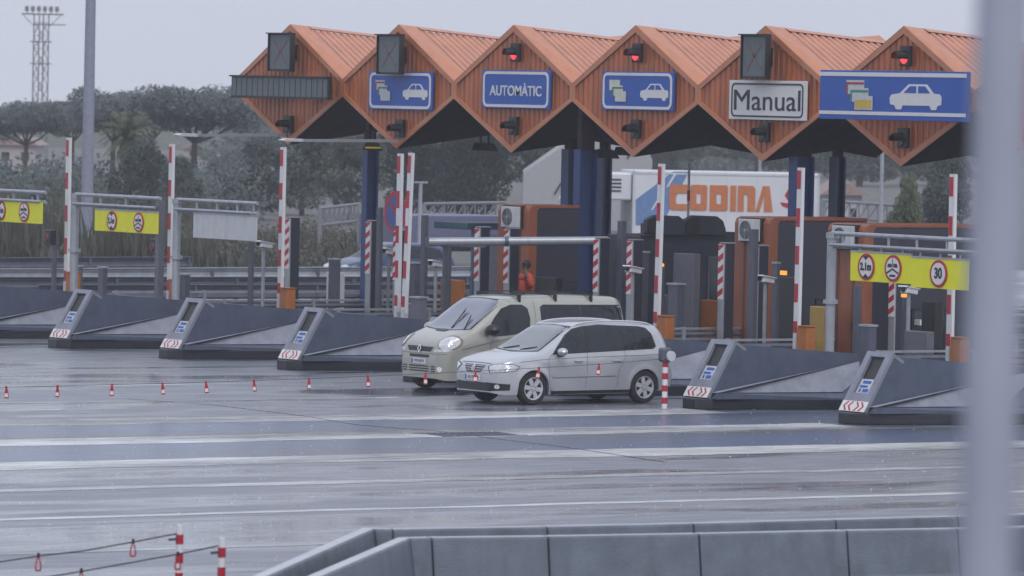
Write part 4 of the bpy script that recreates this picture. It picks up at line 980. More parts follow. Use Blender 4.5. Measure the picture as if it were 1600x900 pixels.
# ---------------- silver people carrier
CX, CYC = -2.78, 8.50
silver = thing('silver_car', 'silver people carrier with roof rails, driving left in front of the beige van', 'car', (CX, CYC, 0))
c = Car(silver, 4.39, T=[(.09, .58), (.10, .67), (.13, .745), (.19, .81), (.38, .885), (.70, .965), (1.06, 1.035), (1.12, 1.06), (1.5, 1.29), (1.85, 1.495), (2.05, 1.565), (2.4, 1.61), (2.9, 1.625), (3.5, 1.61), (3.98, 1.565), (4.10, 1.49), (4.26, 1.17), (4.33, .98), (4.37, .85), (4.39, .65)],
        B=[(0, .5), (.1, .70), (.35, .80), (.9, .90), (1.3, .955), (2.2, .985), (3.4, 1.02), (4.1, 1.04), (4.39, .6)],
        W=[(.09, .54), (.11, .61), (.16, .69), (.26, .77), (.45, .845), (.9, .885), (2.0, .897), (3.4, .892), (3.95, .865), (4.25, .80), (4.36, .74), (4.39, .66)],
        b0=[(0, .27), (.3, .20), (1.4, .20), (3.3, .21), (4.1, .26), (4.39, .36)], axles=(.93, 3.61), arch=.365, paint=SILVER, tum=.26, ea=.24, x0=.09)
# side glass: a dark band with thin pillars
c.overlay('side_window', [(1.42, 1.00), (1.95, 1.03), (2.16, 1.035), (2.14, 1.49), (1.98, 1.46), (1.78, 1.36), (1.55, 1.16)], 'L', GLASS)
c.overlay('side_window', [(2.24, 1.035), (3.06, 1.065), (3.03, 1.525), (2.6, 1.535), (2.22, 1.505)], 'L', GLASS)
c.overlay('side_window', [(3.10, 1.067), (3.80, 1.095), (3.87, 1.14), (3.80, 1.36), (3.70, 1.475), (3.55, 1.50), (3.07, 1.523)], 'L', GLASS)
c.overlay('window_surround', [(1.36, .985), (3.82, 1.08), (3.90, 1.13), (3.83, 1.38), (3.72, 1.495), (3.55, 1.525), (2.6, 1.56), (2.2, 1.53), (1.95, 1.48), (1.74, 1.36), (1.5, 1.14)], 'L', BLACK, off=.003, rings=12)
for sd_ in ('R',):
    c.overlay('side_window', [(1.42, 1.00), (3.80, 1.095), (3.85, 1.14), (3.70, 1.475), (2.6, 1.535), (2.14, 1.50), (1.78, 1.36)], 'R', GLASS, rings=12)
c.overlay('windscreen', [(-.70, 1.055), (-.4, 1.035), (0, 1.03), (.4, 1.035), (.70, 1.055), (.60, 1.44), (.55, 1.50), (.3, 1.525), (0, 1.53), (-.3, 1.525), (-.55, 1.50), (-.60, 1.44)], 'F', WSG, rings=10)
c.overlay('windscreen_edge', [(-.74, 1.04), (0, 1.012), (.74, 1.04), (.62, 1.50), (.56, 1.53), (0, 1.548), (-.56, 1.53), (-.62, 1.50)], 'F', BLACK, off=.003, rings=10)
c.overlay('grille', [(-.36, .765), (.36, .765), (.24, .625), (-.24, .625)], 'F', BLACK, off=.008)
for z in (.66, .70, .74): c.seam([(-.27-(z-.66)*1.0, z), (.27+(z-.66)*1.0, z)], 'F', .010, CHROME, 'grille_bar', .012)
c.overlay('badge', circ(.062, 20, 0, .70), 'F', CHROME, off=.022, rings=2, seg=20)
bd = silver.children[-1]
c.seam([(-.035, .73), (-.012, .665), (0, .70), (.012, .665), (.035, .73)], 'F', .010, BLACK, 'badge_mark', .026, bd)
for sgn in (-1, 1):
    dv = (math.cos(rad(50)), -sgn*math.sin(rad(50))*-1*-1, 0) if False else (1, .9*(-sgn)*1.0, 0)
    # headlamps wrap round the corner: seen along (1, -+.9)
    d = Vector((1, -.9*sgn, 0)).normalized(); u = Vector((-d.y, d.x, 0))
    # corner of the body in u coordinates
    P0 = Vector((.10, sgn*.42, 0)).dot(u); P1 = Vector((.52, sgn*.86, 0)).dot(u)
    lo_, hi_ = (P0, P1)
    def L_(t): return lo_+(hi_-lo_)*t
    c.overlay('headlamp', [(L_(.20), .635), (L_(.6), .645), (L_(.98), .68), (L_(1.06), .75), (L_(.92), .785), (L_(.6), .80), (L_(.3), .785), (L_(.12), .745)], (d.x, d.y, 0), LAMP, off=.007)
    hl = silver.children[-1]
    c.overlay('headlamp_rim', [(L_(.16), .625), (L_(.6), .633), (L_(1.0), .67), (L_(1.10), .755), (L_(.94), .797), (L_(.6), .812), (L_(.27), .797), (L_(.06), .75)], (d.x, d.y, 0), SEAM, off=.004)
    c.overlay('headlamp_reflector', [(p[0]*.07+L_(.42), p[1]*.055+.712) for p in circ(1, 16)], (d.x, d.y, 0), CHROME, off=.014, rings=2, seg=16, parent=hl)
    c.overlay('headlamp_reflector', [(p[0]*.065+L_(.74), p[1]*.055+.722) for p in circ(1, 16)], (d.x, d.y, 0), CHROME, off=.014, rings=2, seg=16, parent=hl)
    P2 = Vector((.04, sgn*.50, 0)).dot(u); P3 = Vector((.30, sgn*.85, 0)).dot(u)
    c.overlay('fog_lamp', [(p[0]*.05+(P2*.45+P3*.55), p[1]*.045+.36) for p in circ(1, 16)], (d.x, d.y, 0), LAMP, off=.014, rings=2, seg=16)
    c.overlay('lower_grille_corner', [(P2, .27), (P3+(P3-P2)*.1, .29), (P3+(P3-P2)*.12, .41), (P2, .44)], (d.x, d.y, 0), BLACK, off=.006)
c.overlay('lower_grille', [(-.60, .27), (.60, .27), (.60, .43), (-.60, .43)], 'F', BLACK, off=.007)
for z in (.31, .36, .40): c.seam([(-.55, z), (.55, z)], 'F', .012, mat('grille_dark', (.04, .04, .045), .4), 'lower_grille_bar', .012)
c.seam([(-.62, .605), (.62, .605)], 'F', .006); c.seam([(-.5, .80), (0, .808), (.5, .80)], 'F', .01, name='bonnet_seam')
plate(silver, .072, .52, 0, '4317DRB')
c.seam([(1.36, 1.0), (1.27, .90), (1.29, .5), (1.33, .25)], 'L'); c.seam([(2.20, 1.03), (2.19, .6), (2.16, .25)], 'L'); c.seam([(3.10, 1.06), (3.12, .95), (3.02, .75), (2.96, .66), (2.93, .27)], 'L')
c.seam([(1.36, .27), (2.93, .29)], 'L', .010)
c.seam([(.62, .84), (1.2, .895), (2.2, .93), (3.4, .955), (4.1, .975)], 'L', .008, name='crease')
c.seam([(1.36, .56), (2.9, .585)], 'L', .045, SILVER, 'rub_strip', .016); c.seam([(1.36, .535), (2.9, .558)], 'L', .008, SEAM, 'rub_strip_shadow_gap', .012)
c.seam([(1.36, .30), (3.2, .31)], 'L', .05, SILVER, 'sill_moulding', .02); c.seam([(1.34, .24), (3.24, .255)], 'L', .07, BLACK, 'sill', .008)
c.overlay('rear_lamp', [(4.10, .80), (4.28, .80), (4.26, 1.02), (4.12, 1.08), (4.02, 1.04), (4.06, .9)], 'L', mat('tail_lamp', (.28, .05, .05), .2, coat=1), off=.007)
for xh in (1.98, 2.90):
    p = c.bvh.ray_cast(Vector((xh, -3, .86)), Vector((0, 1, 0)), 9)[0]; MB().box(-.10, .10, -.04, .0, -.016, .016).build('door_handle', SILVER, silver, p, bevel=.012)
mirror(silver, 1.52, -1.0, 1.045, SILVER, 1.05); mirror(silver, 1.52, 1.0, 1.045, SILVER, 1.05)
for sgn in (-1, 1):
    b = MB(); P = []
    for k in range(15):
        x = 1.98+1.95*k/14; h = c.bvh.ray_cast(Vector((x, sgn*.60, 4)), Vector((0, 0, -1)), 9)[0]
        P.append(Vector((x, sgn*.60, h.z+.045*math.sin(math.pi*min(1, max(0, k/14)))**.35)))
    for a, q_ in zip(P, P[1:]): b.tube(a, q_, .018, .018, 8)
    b.build('roof_rail', CHROME if False else RIM, silver, smooth=True)
for y0, y1, xs_ in ((-.15, -.55, 1.20), (.45, .05, 1.20)):
    b = MB(); p0 = c.bvh.ray_cast(Vector((-3, y0, 1.06)), Vector((1, 0, 0)), 9)[0]; p1 = c.bvh.ray_cast(Vector((-3, y1, 1.12)), Vector((1, 0, 0)), 9)[0]
    b.tube(p0+Vector((-.02, 0, 0)), p1+Vector((-.02, 0, .01)), .012, .008, 6); b.build('wiper', BLACK, silver)
for x in (.93, 3.61):
    for sgn in (-1, 1): wheel(silver, x, sgn*.775, .325, sgn, 'alloy', .21)
# ---------------- beige van
van = thing('beige_van', 'beige passenger van with roof bars and wipers raised, behind the silver car', 'van', (-1.12, 12.98, 0))
v = Car(van, 4.78, T=[(.12, .60), (.13, .76), (.16, .91), (.22, 1.01), (.42, 1.13), (.78, 1.27), (.84, 1.31), (1.26, 1.62), (1.56, 1.84), (1.72, 1.905), (2.0, 1.94), (3.0, 1.96), (4.4, 1.935), (4.64, 1.90), (4.72, 1.7), (4.76, 1.0), (4.78, .6)],
        B=[(0, .5), (.1, .80), (.3, .92), (.7, 1.05), (1.2, 1.16), (2.0, 1.22), (3.0, 1.22), (4.5, 1.22), (4.78, .55)],
        W=[(.12, .58), (.14, .66), (.2, .75), (.34, .855), (.62, .93), (1.2, .952), (3.0, .952), (4.4, .94), (4.65, .90), (4.76, .84), (4.78, .78)],
        b0=[(0, .30), (.3, .22), (1.2, .24), (3.5, .26), (4.78, .36)], axles=(.84, 3.94), arch=.375, paint=BEIGE, tum=.17, ea=.22, eb=.55, x0=.12)
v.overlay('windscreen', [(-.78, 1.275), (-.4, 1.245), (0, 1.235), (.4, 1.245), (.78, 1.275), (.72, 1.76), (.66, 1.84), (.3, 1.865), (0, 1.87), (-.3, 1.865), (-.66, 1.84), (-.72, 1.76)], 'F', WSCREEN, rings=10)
v.overlay('windscreen_edge', [(-.82, 1.26), (0, 1.215), (.82, 1.26), (.74, 1.84), (.67, 1.875), (0, 1.89), (-.67, 1.875), (-.74, 1.84)], 'F', BLACK, off=.003, rings=10)
v.overlay('side_window', [(1.16, 1.20), (1.30, 1.12), (1.7, 1.15), (2.1, 1.20), (2.22, 1.26), (2.24, 1.5), (2.20, 1.70), (2.08, 1.77), (1.80, 1.77), (1.56, 1.69), (1.36, 1.50), (1.20, 1.3)], 'L', GLASS)
v.overlay('side_window', [(2.56, 1.22), (4.55, 1.24), (4.60, 1.30), (4.60, 1.70), (4.53, 1.76), (2.60, 1.77), (2.52, 1.72), (2.51, 1.3)], 'L', GLASS, rings=12)
v.seam([(3.52, 1.24), (3.52, 1.75)], 'L', .035, mat('window_rubber', (.03, .035, .04), .4), 'window_pillar', .009)
v.overlay('side_window', [(1.16, 1.20), (2.1, 1.20), (4.55, 1.24), (4.60, 1.66), (2.08, 1.73), (1.62, 1.66)], 'R', GLASS, rings=12)
v.overlay('grille', [(-.48, .90), (.48, .90), (.40, .80), (-.40, .80)], 'F', BLACK, off=.008)
v.overlay('grille_rim', [(-.52, .925), (.52, .925), (.43, .775), (-.43, .775)], 'F', BEIGE, off=.005)
v.overlay('badge', [(0, .94), (.075, .85), (0, .76), (-.075, .85)], 'F', CHROME, off=.03, rings=2, seg=16)
v.overlay('badge_centre', [(0, .90), (.035, .85), (0, .80), (-.035, .85)], 'F', BLACK, off=.034, rings=2, seg=16)
v.overlay('upper_intake', [(-.36, .735), (.36, .735), (.34, .68), (-.34, .68)], 'F', BLACK, off=.008)
v.seam([(-.80, .76), (0, .755), (.80, .76)], 'F', .008)
for z in (.40, .45, .50):
    v.seam([(-.36, z), (.36, z)], 'F', .024, BLACK, 'lower_intake', .008)
    for sgn in (-1, 1): v.seam([(sgn*.44, z), (sgn*.58, z)], 'F', .024, BLACK, 'lower_intake', .008)
v.overlay('bonnet_scoop', [(.62, -.18), (.72, -.2), (.72, .2), (.62, .18)], 'T', BLACK, off=.012)
plate(van, .105, .60, 0, '5925JFX')
for sgn in (-1, 1):
    d = Vector((1, -.9*sgn, 0)).normalized(); u = Vector((-d.y, d.x, 0))
    P0 = Vector((.05, sgn*.50, 0)).dot(u); P1 = Vector((.50, sgn*.93, 0)).dot(u); L_ = lambda t: P0+(P1-P0)*t
    v.overlay('headlamp_rim', [(L_(.66)+math.copysign(1, P1-P0)*(math.cos(t)*.255*1.0), .985+math.sin(t)*.155+math.cos(t)*.035) for t in [2*math.pi*k/28 for k in range(28)]], (d.x, d.y, 0), mat('lamp_rim', (.22, .21, .17), .3), off=.006, rings=5)
    v.overlay('headlamp', [(L_(.64)+math.copysign(1, P1-P0)*(math.cos(t)*.215), .985+math.sin(t)*.125+math.cos(t)*.03) for t in [2*math.pi*k/28 for k in range(28)]], (d.x, d.y, 0), LAMP, off=.012, rings=5)
    hl = van.children[-1]
    v.overlay('headlamp_reflector', [(p[0]*.08+L_(.62), p[1]*.07+.985) for p in circ(1, 16)], (d.x, d.y, 0), CHROME, off=.018, rings=2, seg=16, parent=hl)
    v.overlay('indicator_lamp', [(L_(.12), .80), (L_(.6), .81), (L_(.78), .855), (L_(.5), .865), (L_(.14), .845)], (d.x, d.y, 0), LAMP, off=.010)
    v.overlay('fog_lamp', [(p[0]*.055+L_(.35), p[1]*.055+.45) for p in circ(1, 16)], (d.x, d.y, 0), LAMP, off=.012, rings=2, seg=16)
v.seam([(.55, .88), (1.1, 1.0), (1.9, 1.14), (2.3, 1.2)], 'L', .022, BEIGE, 'body_crease', .02); v.seam([(.55, .865), (1.1, .985), (1.9, 1.125), (2.3, 1.185)], 'L', .01, SEAM, 'crease_gap', .006)
v.seam([(1.28, 1.10), (1.22, .9), (1.26, .35)], 'L'); v.seam([(2.38, 1.85), (2.38, .35)], 'L'); v.seam([(3.55, 1.22), (3.55, .5), (3.5, .35)], 'L'); v.seam([(1.26, .33), (3.5, .35)], 'L')
v.seam([(2.5, .62), (3.5, .62)], 'L', .05, BLACK, 'rub_strip', .012); v.seam([(1.3, .62), (2.3, .62)], 'L', .05, BLACK, 'rub_strip', .012)
p = v.bvh.ray_cast(Vector((2.2, -3, 1.0)), Vector((0, 1, 0)), 9)[0]; MB().box(-.10, .10, -.04, .0, -.02, .02).build('door_handle', BEIGE, van, p, bevel=.012)
mirror(van, 1.20, -1.07, 1.27, BLACK, 1.5); mirror(van, 1.10, 1.07, 1.24, BEIGE, 1.4)
for y0, y1, z1 in ((-.20, -.04, 1.62), (-.66, -.46, 1.50)):
    p0 = v.bvh.ray_cast(Vector((-3, y0, 1.27)), Vector((1, 0, 0)), 9)[0]; p1 = v.bvh.ray_cast(Vector((-3, y1, z1)), Vector((1, 0, 0)), 9)[0]
    b = MB(); b.tube(p0+Vector((-.02, 0, 0)), p1+Vector((-.06, 0, 0)), .012, .01, 6); b.tube(p0.lerp(p1, .45)+Vector((-.04, -.01, 0)), p1+Vector((-.04, -.015, .05)), .014, .010, 6); b.build('wiper', BLACK, van)
for x in (2.05, 2.95, 3.85):
    rk = MB(); rk.box(x-.025, x+.025, -.78, .78, 1.955, 1.98)
    for sgn in (-1, 1): rk.box(x-.03, x+.03, sgn*.74-.03, sgn*.74+.03, 1.82, 1.956)
    rk.build('roof_bar', BLACK, van)
for sgn in (-1, 1): MB().box(1.95, 3.95, sgn*.62-.015, sgn*.62+.015, 1.985, 2.005).build('roof_rack_rail', BLACK, van)
MB().tube((1.9, -.55, 1.88), (2.35, -.60, 2.0), .012, .006, 5).build('aerial', BLACK, van)
for x in (.84, 3.94):
    for sgn in (-1, 1): wheel(van, x, sgn*.83, .325, sgn, 'steel', .21)

# ---------------- blue hatchback parked behind the far guard rail
p = ground_at(522, 176); bl = thing('blue_car', 'dark blue car behind the navy column, only its sloping bonnet in view', 'car', p)
BP = mat('blue_paint', (.010, .032, .12), .45, coat=.5)
cb = Car(bl, 4.1, T=[(0, .6), (.05, .75), (.15, .82), (.5, .92), (.95, 1.0), (1.3, 1.2), (1.75, 1.42), (2.1, 1.47), (3.0, 1.45), (3.6, 1.35), (3.95, 1.0), (4.1, .7)], B=[(0, .5), (.1, .68), (.9, .88), (2.2, .92), (3.8, .95), (4.1, .6)],
         W=[(0, .6), (.1, .75), (.4, .84), (1.5, .86), (3.5, .85), (4.0, .75), (4.1, .65)], b0=[(0, .28), (.3, .2), (4.1, .3)], axles=(.85, 3.35), arch=.34, paint=BP, tum=.3)
cb.overlay('side_window', [(1.4, .98), (3.5, 1.0), (3.4, 1.25), (3.0, 1.36), (2.1, 1.38), (1.8, 1.3)], 'L', GLASS); cb.overlay('windscreen', [(-.65, 1.02), (.65, 1.02), (.5, 1.4), (-.5, 1.4)], 'F', GLASS)
cb.overlay('grille', [(-.4, .7), (.4, .7), (.3, .6), (-.3, .6)], 'F', BLACK, off=.008)
for sgn in (-1, 1):
    d = Vector((1, -.9*sgn, 0)).normalized(); u = Vector((-d.y, d.x, 0)); P0 = Vector((.1, sgn*.5, 0)).dot(u)
    cb.overlay('headlamp', [(p_[0]*.16+P0, p_[1]*.07+.72) for p_ in circ(1, 16)], (d.x, d.y, 0), LAMP, off=.012, rings=2, seg=16)
for x in (.85, 3.35):
    for sgn in (-1, 1): wheel(bl, x, sgn*.75, .3, sgn, 'steel', .2)

# ---------------- white articulated lorry
pa = far(990, 266, 200); LH = pa.z; hd = rad(-25.5); TL = 6.6
lorry = thing('white_lorry', 'white refrigerated lorry with large orange letters and a blue slash, waiting behind the booths', 'lorry', (pa.x, pa.y, 0), rz=hd)
MI = Matrix.Translation(lorry.location) @ Matrix.Rotation(hd, 4, 'Z'); MI = MI.inverted()
def side(x, y):                 # picture point -> (s, z) on the side of the trailer
    o_ = MI @ CAM; d_ = MI.to_3x3() @ ray(x, y); t = -o_.y/d_.y; q_ = o_+d_*t; return q_.x, q_.z
LW = mat('lorry_white', (.64, .65, .68), .35, var=.04, scale=1)
MB().box(0, TL, 0, 2.55, 1.15, LH).build('trailer_box', LW, lorry, bevel=.02)
b = MB(); b.box(0, TL, -.02, 0, LH-.12, LH-.06); b.box(0, TL, -.02, 0, 1.15, 1.3); b.box(-.01, .06, -.02, 0, 1.15, LH); b.box(TL-.06, TL+.01, -.02, 0, 1.15, LH); [b.box(TL*k/6-.008, TL*k/6+.008, -.006, 0, 1.3, LH-.12) for k in range(1, 6)]; b.build('edge_strip', PALE, lorry)
flat('blue_slash', [[side(993, 312), side(1052, 268), side(1076, 268), side(1034, 352), side(993, 352)]], mat('slash_blue', (.13, .22, .42), .4), lorry, (0, -.0, 0), rot=FACE_Y, depth=.012)
fl = lorry.children[-1]
flat('white_slash', [[side(1041, 292), side(1044, 292), side(1058, 270), side(1054, 270)], [side(1017, 328), side(1020, 328), side(1032, 308), side(1029, 308)]], LW, lorry, (0, -.014, 0), rot=FACE_Y, depth=.008)
LO = mat('letter_orange', (.52, .17, .06), .4)
X0, Z0 = side(1045, 328); X1, Z1 = side(1208, 291); SW = X1-X0; SH = (Z1-Z0)
def letter(name, outer, holes=()):
    cu = bpy.data.curves.new('l', 'CURVE'); cu.dimensions = '2D'; cu.fill_mode = 'BOTH'; cu.extrude = .008
    for poly in (outer, *holes):
        sp = cu.splines.new('POLY'); sp.points.add(len(poly)-1); sp.use_cyclic_u = True
        for q_, pt in zip(poly, sp.points): pt.co = (X0+q_[0]*SW, Z0+q_[1]*SH, 0, 1)
    t = bpy.data.objects.new('l', cu); COL.objects.link(t); bpy.context.view_layer.update()
    me = bpy.data.meshes.new_from_object(t.evaluated_get(bpy.context.evaluated_depsgraph_get())); bpy.data.objects.remove(t)
    me.materials.clear(); me.materials.append(LO); o = bpy.data.objects.new(name, me); COL.objects.link(o); o.parent = lorry; o.rotation_euler = FACE_Y; o.location = (0, -.022, 0)
def rr(x0, x1, y0, y1, r, a=(1, 1, 1, 1)):     # rounded box in letter units; a = which corners are round (bl, br, tr, tl)
    rx = r; ry = r*SW/SH; P = []
    for (cx, cy_, sx, sy, k, a0) in ((x0, y0, 1, 1, 0, 180), (x1, y0, -1, 1, 1, 270), (x1, y1, -1, -1, 2, 0), (x0, y1, 1, -1, 3, 90)):
        if a[k]:
            for i in range(5): t = rad(a0+90*i/4); P.append((cx+sx*rx+rx*math.cos(t), cy_+sy*ry+ry*math.sin(t)))
        else: P.append((cx, cy_))
    return P
letter('letter', [(.03, 0), (.175, 0), (.175, .24), (.075, .24), (.065, .30), (.065, .60), (.075, .66), (.175, .66), (.175, 1), (.03, 1), (.01, .95), (0, .85), (0, .15), (.01, .05)])
letter('letter', rr(.20, .365, 0, 1, .022), [rr(.262, .305, .26, .66, .012)])
letter('letter', rr(.39, .565, 0, 1, .022, (0, 1, 1, 0)), [rr(.455, .50, .26, .66, .012)])
letter('letter', rr(.588, .645, 0, 1, .001, (0, 0, 0, 0)))
letter('letter', [(.66, 0), (.72, 0), (.72, .66), (.745, .66), (.755, .60), (.755, 0), (.83, 0), (.83, .85), (.82, .95), (.80, 1), (.66, 1)])
letter('letter', [(.835, 0), (.872, 0), (.915, .62), (.915, .0), (1.0, 0), (.965, 1), (.90, 1)], [])
q1 = [side(1219, 316), side(1222, 322), side(1236, 328), side(1236, 318)]; q2 = [side(1226, 305), side(1234, 292), side(1236, 288), side(1236, 312), side(1230, 312)]
flat('red_emblem', [q1, q2], RED, lorry, (0, -.0, 0), rot=FACE_Y, depth=.012)
cb_ = MB(); cb_.prism([(-2.3, .5), (-2.3, 1.6), (-2.2, 2.5), (-2.0, 2.9), (-.9, 2.9), (-.9, .5)], 'y', .05, 2.5); cb_.build('cab', LW, lorry, bevel=.06)
MB().prism([(-2.1, 2.9), (-1.8, 3.3), (-1.1, 3.4), (-1.1, 2.9)], 'y', .15, 2.4).build('roof_fairing', LW, lorry, bevel=.05)
b = MB(); b.box(-.9, -.02, .15, 2.3, LH-1.05, LH-.1); b.box(-1.05, -.9, .4, 2.1, LH-.9, LH-.3); fu = b.build('fridge_unit', LW, lorry, bevel=.06)
b = MB(); [b.box(-.8, -.4, .12, .15, LH-.75+.13*k, LH-.70+.13*k) for k in range(4)]; b.build('fridge_vent', BLACK, fu)
MB().box(-1.95, -1.2, .03, .05, 1.7, 2.5).build('side_window', GLASS, lorry); MB().prism([(-2.32, 1.7), (-2.21, 2.5), (-2.1, 2.5), (-2.2, 1.7)], 'y', .2, 2.35).build('windscreen', GLASS, lorry)
b = MB(); b.box(-2.2, -2.05, -.3, -.1, 1.7, 2.5); b.build('wing_mirror', BLACK, lorry); MB().box(-2.2, TL, .6, 1.9, .85, 1.14).build('chassis', BLACK, lorry)
for x in (-1.6, 1.2, TL-1.4): 
    for y in (.2, 2.35): wheel(lorry, x, y, .5, -1 if y < 1 else 1, 'steel', .3)
# another pale lorry-sized roof behind: grey shed
pz = ground_at(915, 262); r = thing('pale_shed', 'large pale grey roof with sloping ends rising behind the lorry and the double column', 'shed', pz, rz=-AZ)
s_ = 262/FPX
def su(x, y, D=262): h = (167+ROLL*(x-800)); return ((x-915)*s_, CAMZ-(y-h)*s_)
MB().prism([(su(815, 290)[0], 0), su(815, 288), su(885, 238), su(900, 216), su(985, 216), su(1003, 240), su(1016, 266), (su(1016, 266)[0], 0)], 'y', 0, 14).build('roof_hull', mat('shed_grey', (.36, .36, .38), .6, var=.06), r)
b = MB(); b.bar((su(864, 320)[0], -.03, su(864, 320)[1]), (su(881, 292)[0], -.03, su(881, 292)[1]), .06, .07); b.bar((su(977, 264)[0], -.03, su(977, 264)[1]), (su(990, 240)[0], -.03, su(990, 240)[1]), .06, .07); b.build('stay', BLACK, r)

# ================================================================== THE WORKER IN ORANGE
pp = on(0, 9.4, 822, 409); hx = 9.4; zt_ = pp.z
step = MB().box(-.45, .35, -.5, .5, 0, zt_-1.80-.16).build('concrete_step', CONC, None, (hx, pp.y, .16), bevel=.02); tag(step, 'low concrete step under the worker in orange, hidden behind the van', 'step')
per = thing('person', 'dark haired person in an orange jacket behind the van, hand raised to the head', 'person', (hx, pp.y, zt_-1.80), rz=0)
def skin(name, verts, edges, radii, m, parent, sub=2, root=0):
    me = bpy.data.meshes.new(name); me.from_pydata(verts, edges, []); me.materials.append(m)
    o = bpy.data.objects.new(name, me); COL.objects.link(o)
    o.modifiers.new('skin', 'SKIN'); 
    if not me.skin_vertices: 
        bm = bmesh.new(); bm.from_mesh(me); bm.verts.layers.skin.verify(); bm.to_mesh(me); bm.free()
    for i, rr_ in enumerate(radii):
        sv = me.skin_vertices[0].data[i]; sv.radius = rr_ if isinstance(rr_, tuple) else (rr_, rr_); sv.use_root = (i == root)
    s_ = o.modifiers.new('sub', 'SUBSURF'); s_.levels = sub; s_.render_levels = sub
    bpy.context.view_layer.update(); me2 = bpy.data.meshes.new_from_object(o.evaluated_get(bpy.context.evaluated_depsgraph_get()))
    bpy.data.objects.remove(o); me2.materials.clear(); me2.materials.append(m); me2.polygons.foreach_set('use_smooth', [True]*len(me2.polygons))
    o = bpy.data.objects.new(name, me2); COL.objects.link(o); o.parent = parent; return o
# body faces -x; left is +y... right arm (towards the camera, -y) is raised to the head
skin('body', [(0, 0, .95), (0, 0, 1.15), (0, 0, 1.38), (0, 0, 1.52), (0, 0, 1.60), (-.01, 0, 1.68), (-.01, 0, 1.76), (0, -.10, .90), (-.02, -.11, .50), (.02, -.11, .08), (-.14, -.12, .03), (0, .10, .90), (-.02, .11, .50), (.02, .11, .08), (-.14, .12, .03),
    (0, -.19, 1.43), (-.05, -.32, 1.22), (-.12, -.23, 1.48), (-.12, -.14, 1.62), (0, .19, 1.43), (.02, .24, 1.16), (-.08, .24, .94), (-.10, .24, .86)],
    [(0, 1), (1, 2), (2, 3), (3, 4), (4, 5), (5, 6), (0, 7), (7, 8), (8, 9), (9, 10), (0, 11), (11, 12), (12, 13), (13, 14), (3, 15), (15, 16), (16, 17), (17, 18), (3, 19), (19, 20), (20, 21), (21, 22)],
    [(.13, .11), (.13, .10), (.15, .11), .09, .055, (.08, .09), (.07, .08), .09, .06, .045, .03, .09, .06, .045, .03, .065, .045, .035, .028, .065, .045, .035, .03], SKIN, per)
skin('jacket', [(0, 0, .90), (0, 0, 1.15), (0, 0, 1.38), (0, 0, 1.50), (0, -.19, 1.44), (-.05, -.32, 1.22), (-.11, -.24, 1.44), (0, .19, 1.44), (.02, .24, 1.16), (-.07, .24, .97)],
    [(0, 1), (1, 2), (2, 3), (3, 4), (4, 5), (5, 6), (3, 7), (7, 8), (8, 9)], [(.17, .14), (.165, .13), (.185, .14), .11, .085, .068, .055, .085, .068, .055], ORV, per)
skin('trousers', [(0, 0, .93), (0, -.10, .88), (-.02, -.11, .50), (.02, -.11, .10), (0, .10, .88), (-.02, .11, .50), (.02, .11, .10)], [(0, 1), (1, 2), (2, 3), (0, 4), (4, 5), (5, 6)], [(.15, .13), .11, .085, .07, .11, .085, .07], TROUS, per)
MB().ball((.012, 0, 1.735), .112, 14, 0, (1, .92, 1.0)).build('hair', HAIR, per, smooth=True)
f = MB(); f.ball((-.105, 0, 1.695), .018, 8, 0, (1.1, .8, 1.3)); f.ball((-.01, .085, 1.69), .02, 8, 0, (.8, .5, 1.3)); f.ball((-.01, -.085, 1.69), .02, 8, 0, (.8, .5, 1.3)); f.build('nose_and_ears', SKIN, per, smooth=True)
f = MB(); f.ball((-.088, .03, 1.715), .011, 8); f.ball((-.088, -.03, 1.715), .011, 8); f.box(-.096, -.088, -.022, .022, 1.652, 1.658); f.build('eyes_and_mouth', BLACK, per)
h = MB()
for k in range(4): y = -.155+k*.012; h.tube((-.118+k*.006, y-.005, 1.645), (-.095+k*.01, y+.035, 1.715-.006*abs(k-1)), .009, .007, 6)
h.tube((-.13, -.13, 1.62), (-.115, -.09, 1.655), .010, .008, 6); h.ball((-.115, -.140, 1.635), .034, 8, 0, (.6, .9, 1.2)); h.build('raised_hand', SKIN, per, smooth=True)
h = MB()
for k in range(4): h.tube((-.105, .225+k*.016, .84), (-.10, .222+k*.017, .765+.006*abs(k-1)), .009, .007, 6)
h.tube((-.12, .235, .86), (-.14, .22, .80), .010, .008, 6); h.ball((-.103, .245, .855), .036, 8, 0, (.6, 1, 1.2)); h.build('lowered_hand', SKIN, per, smooth=True)
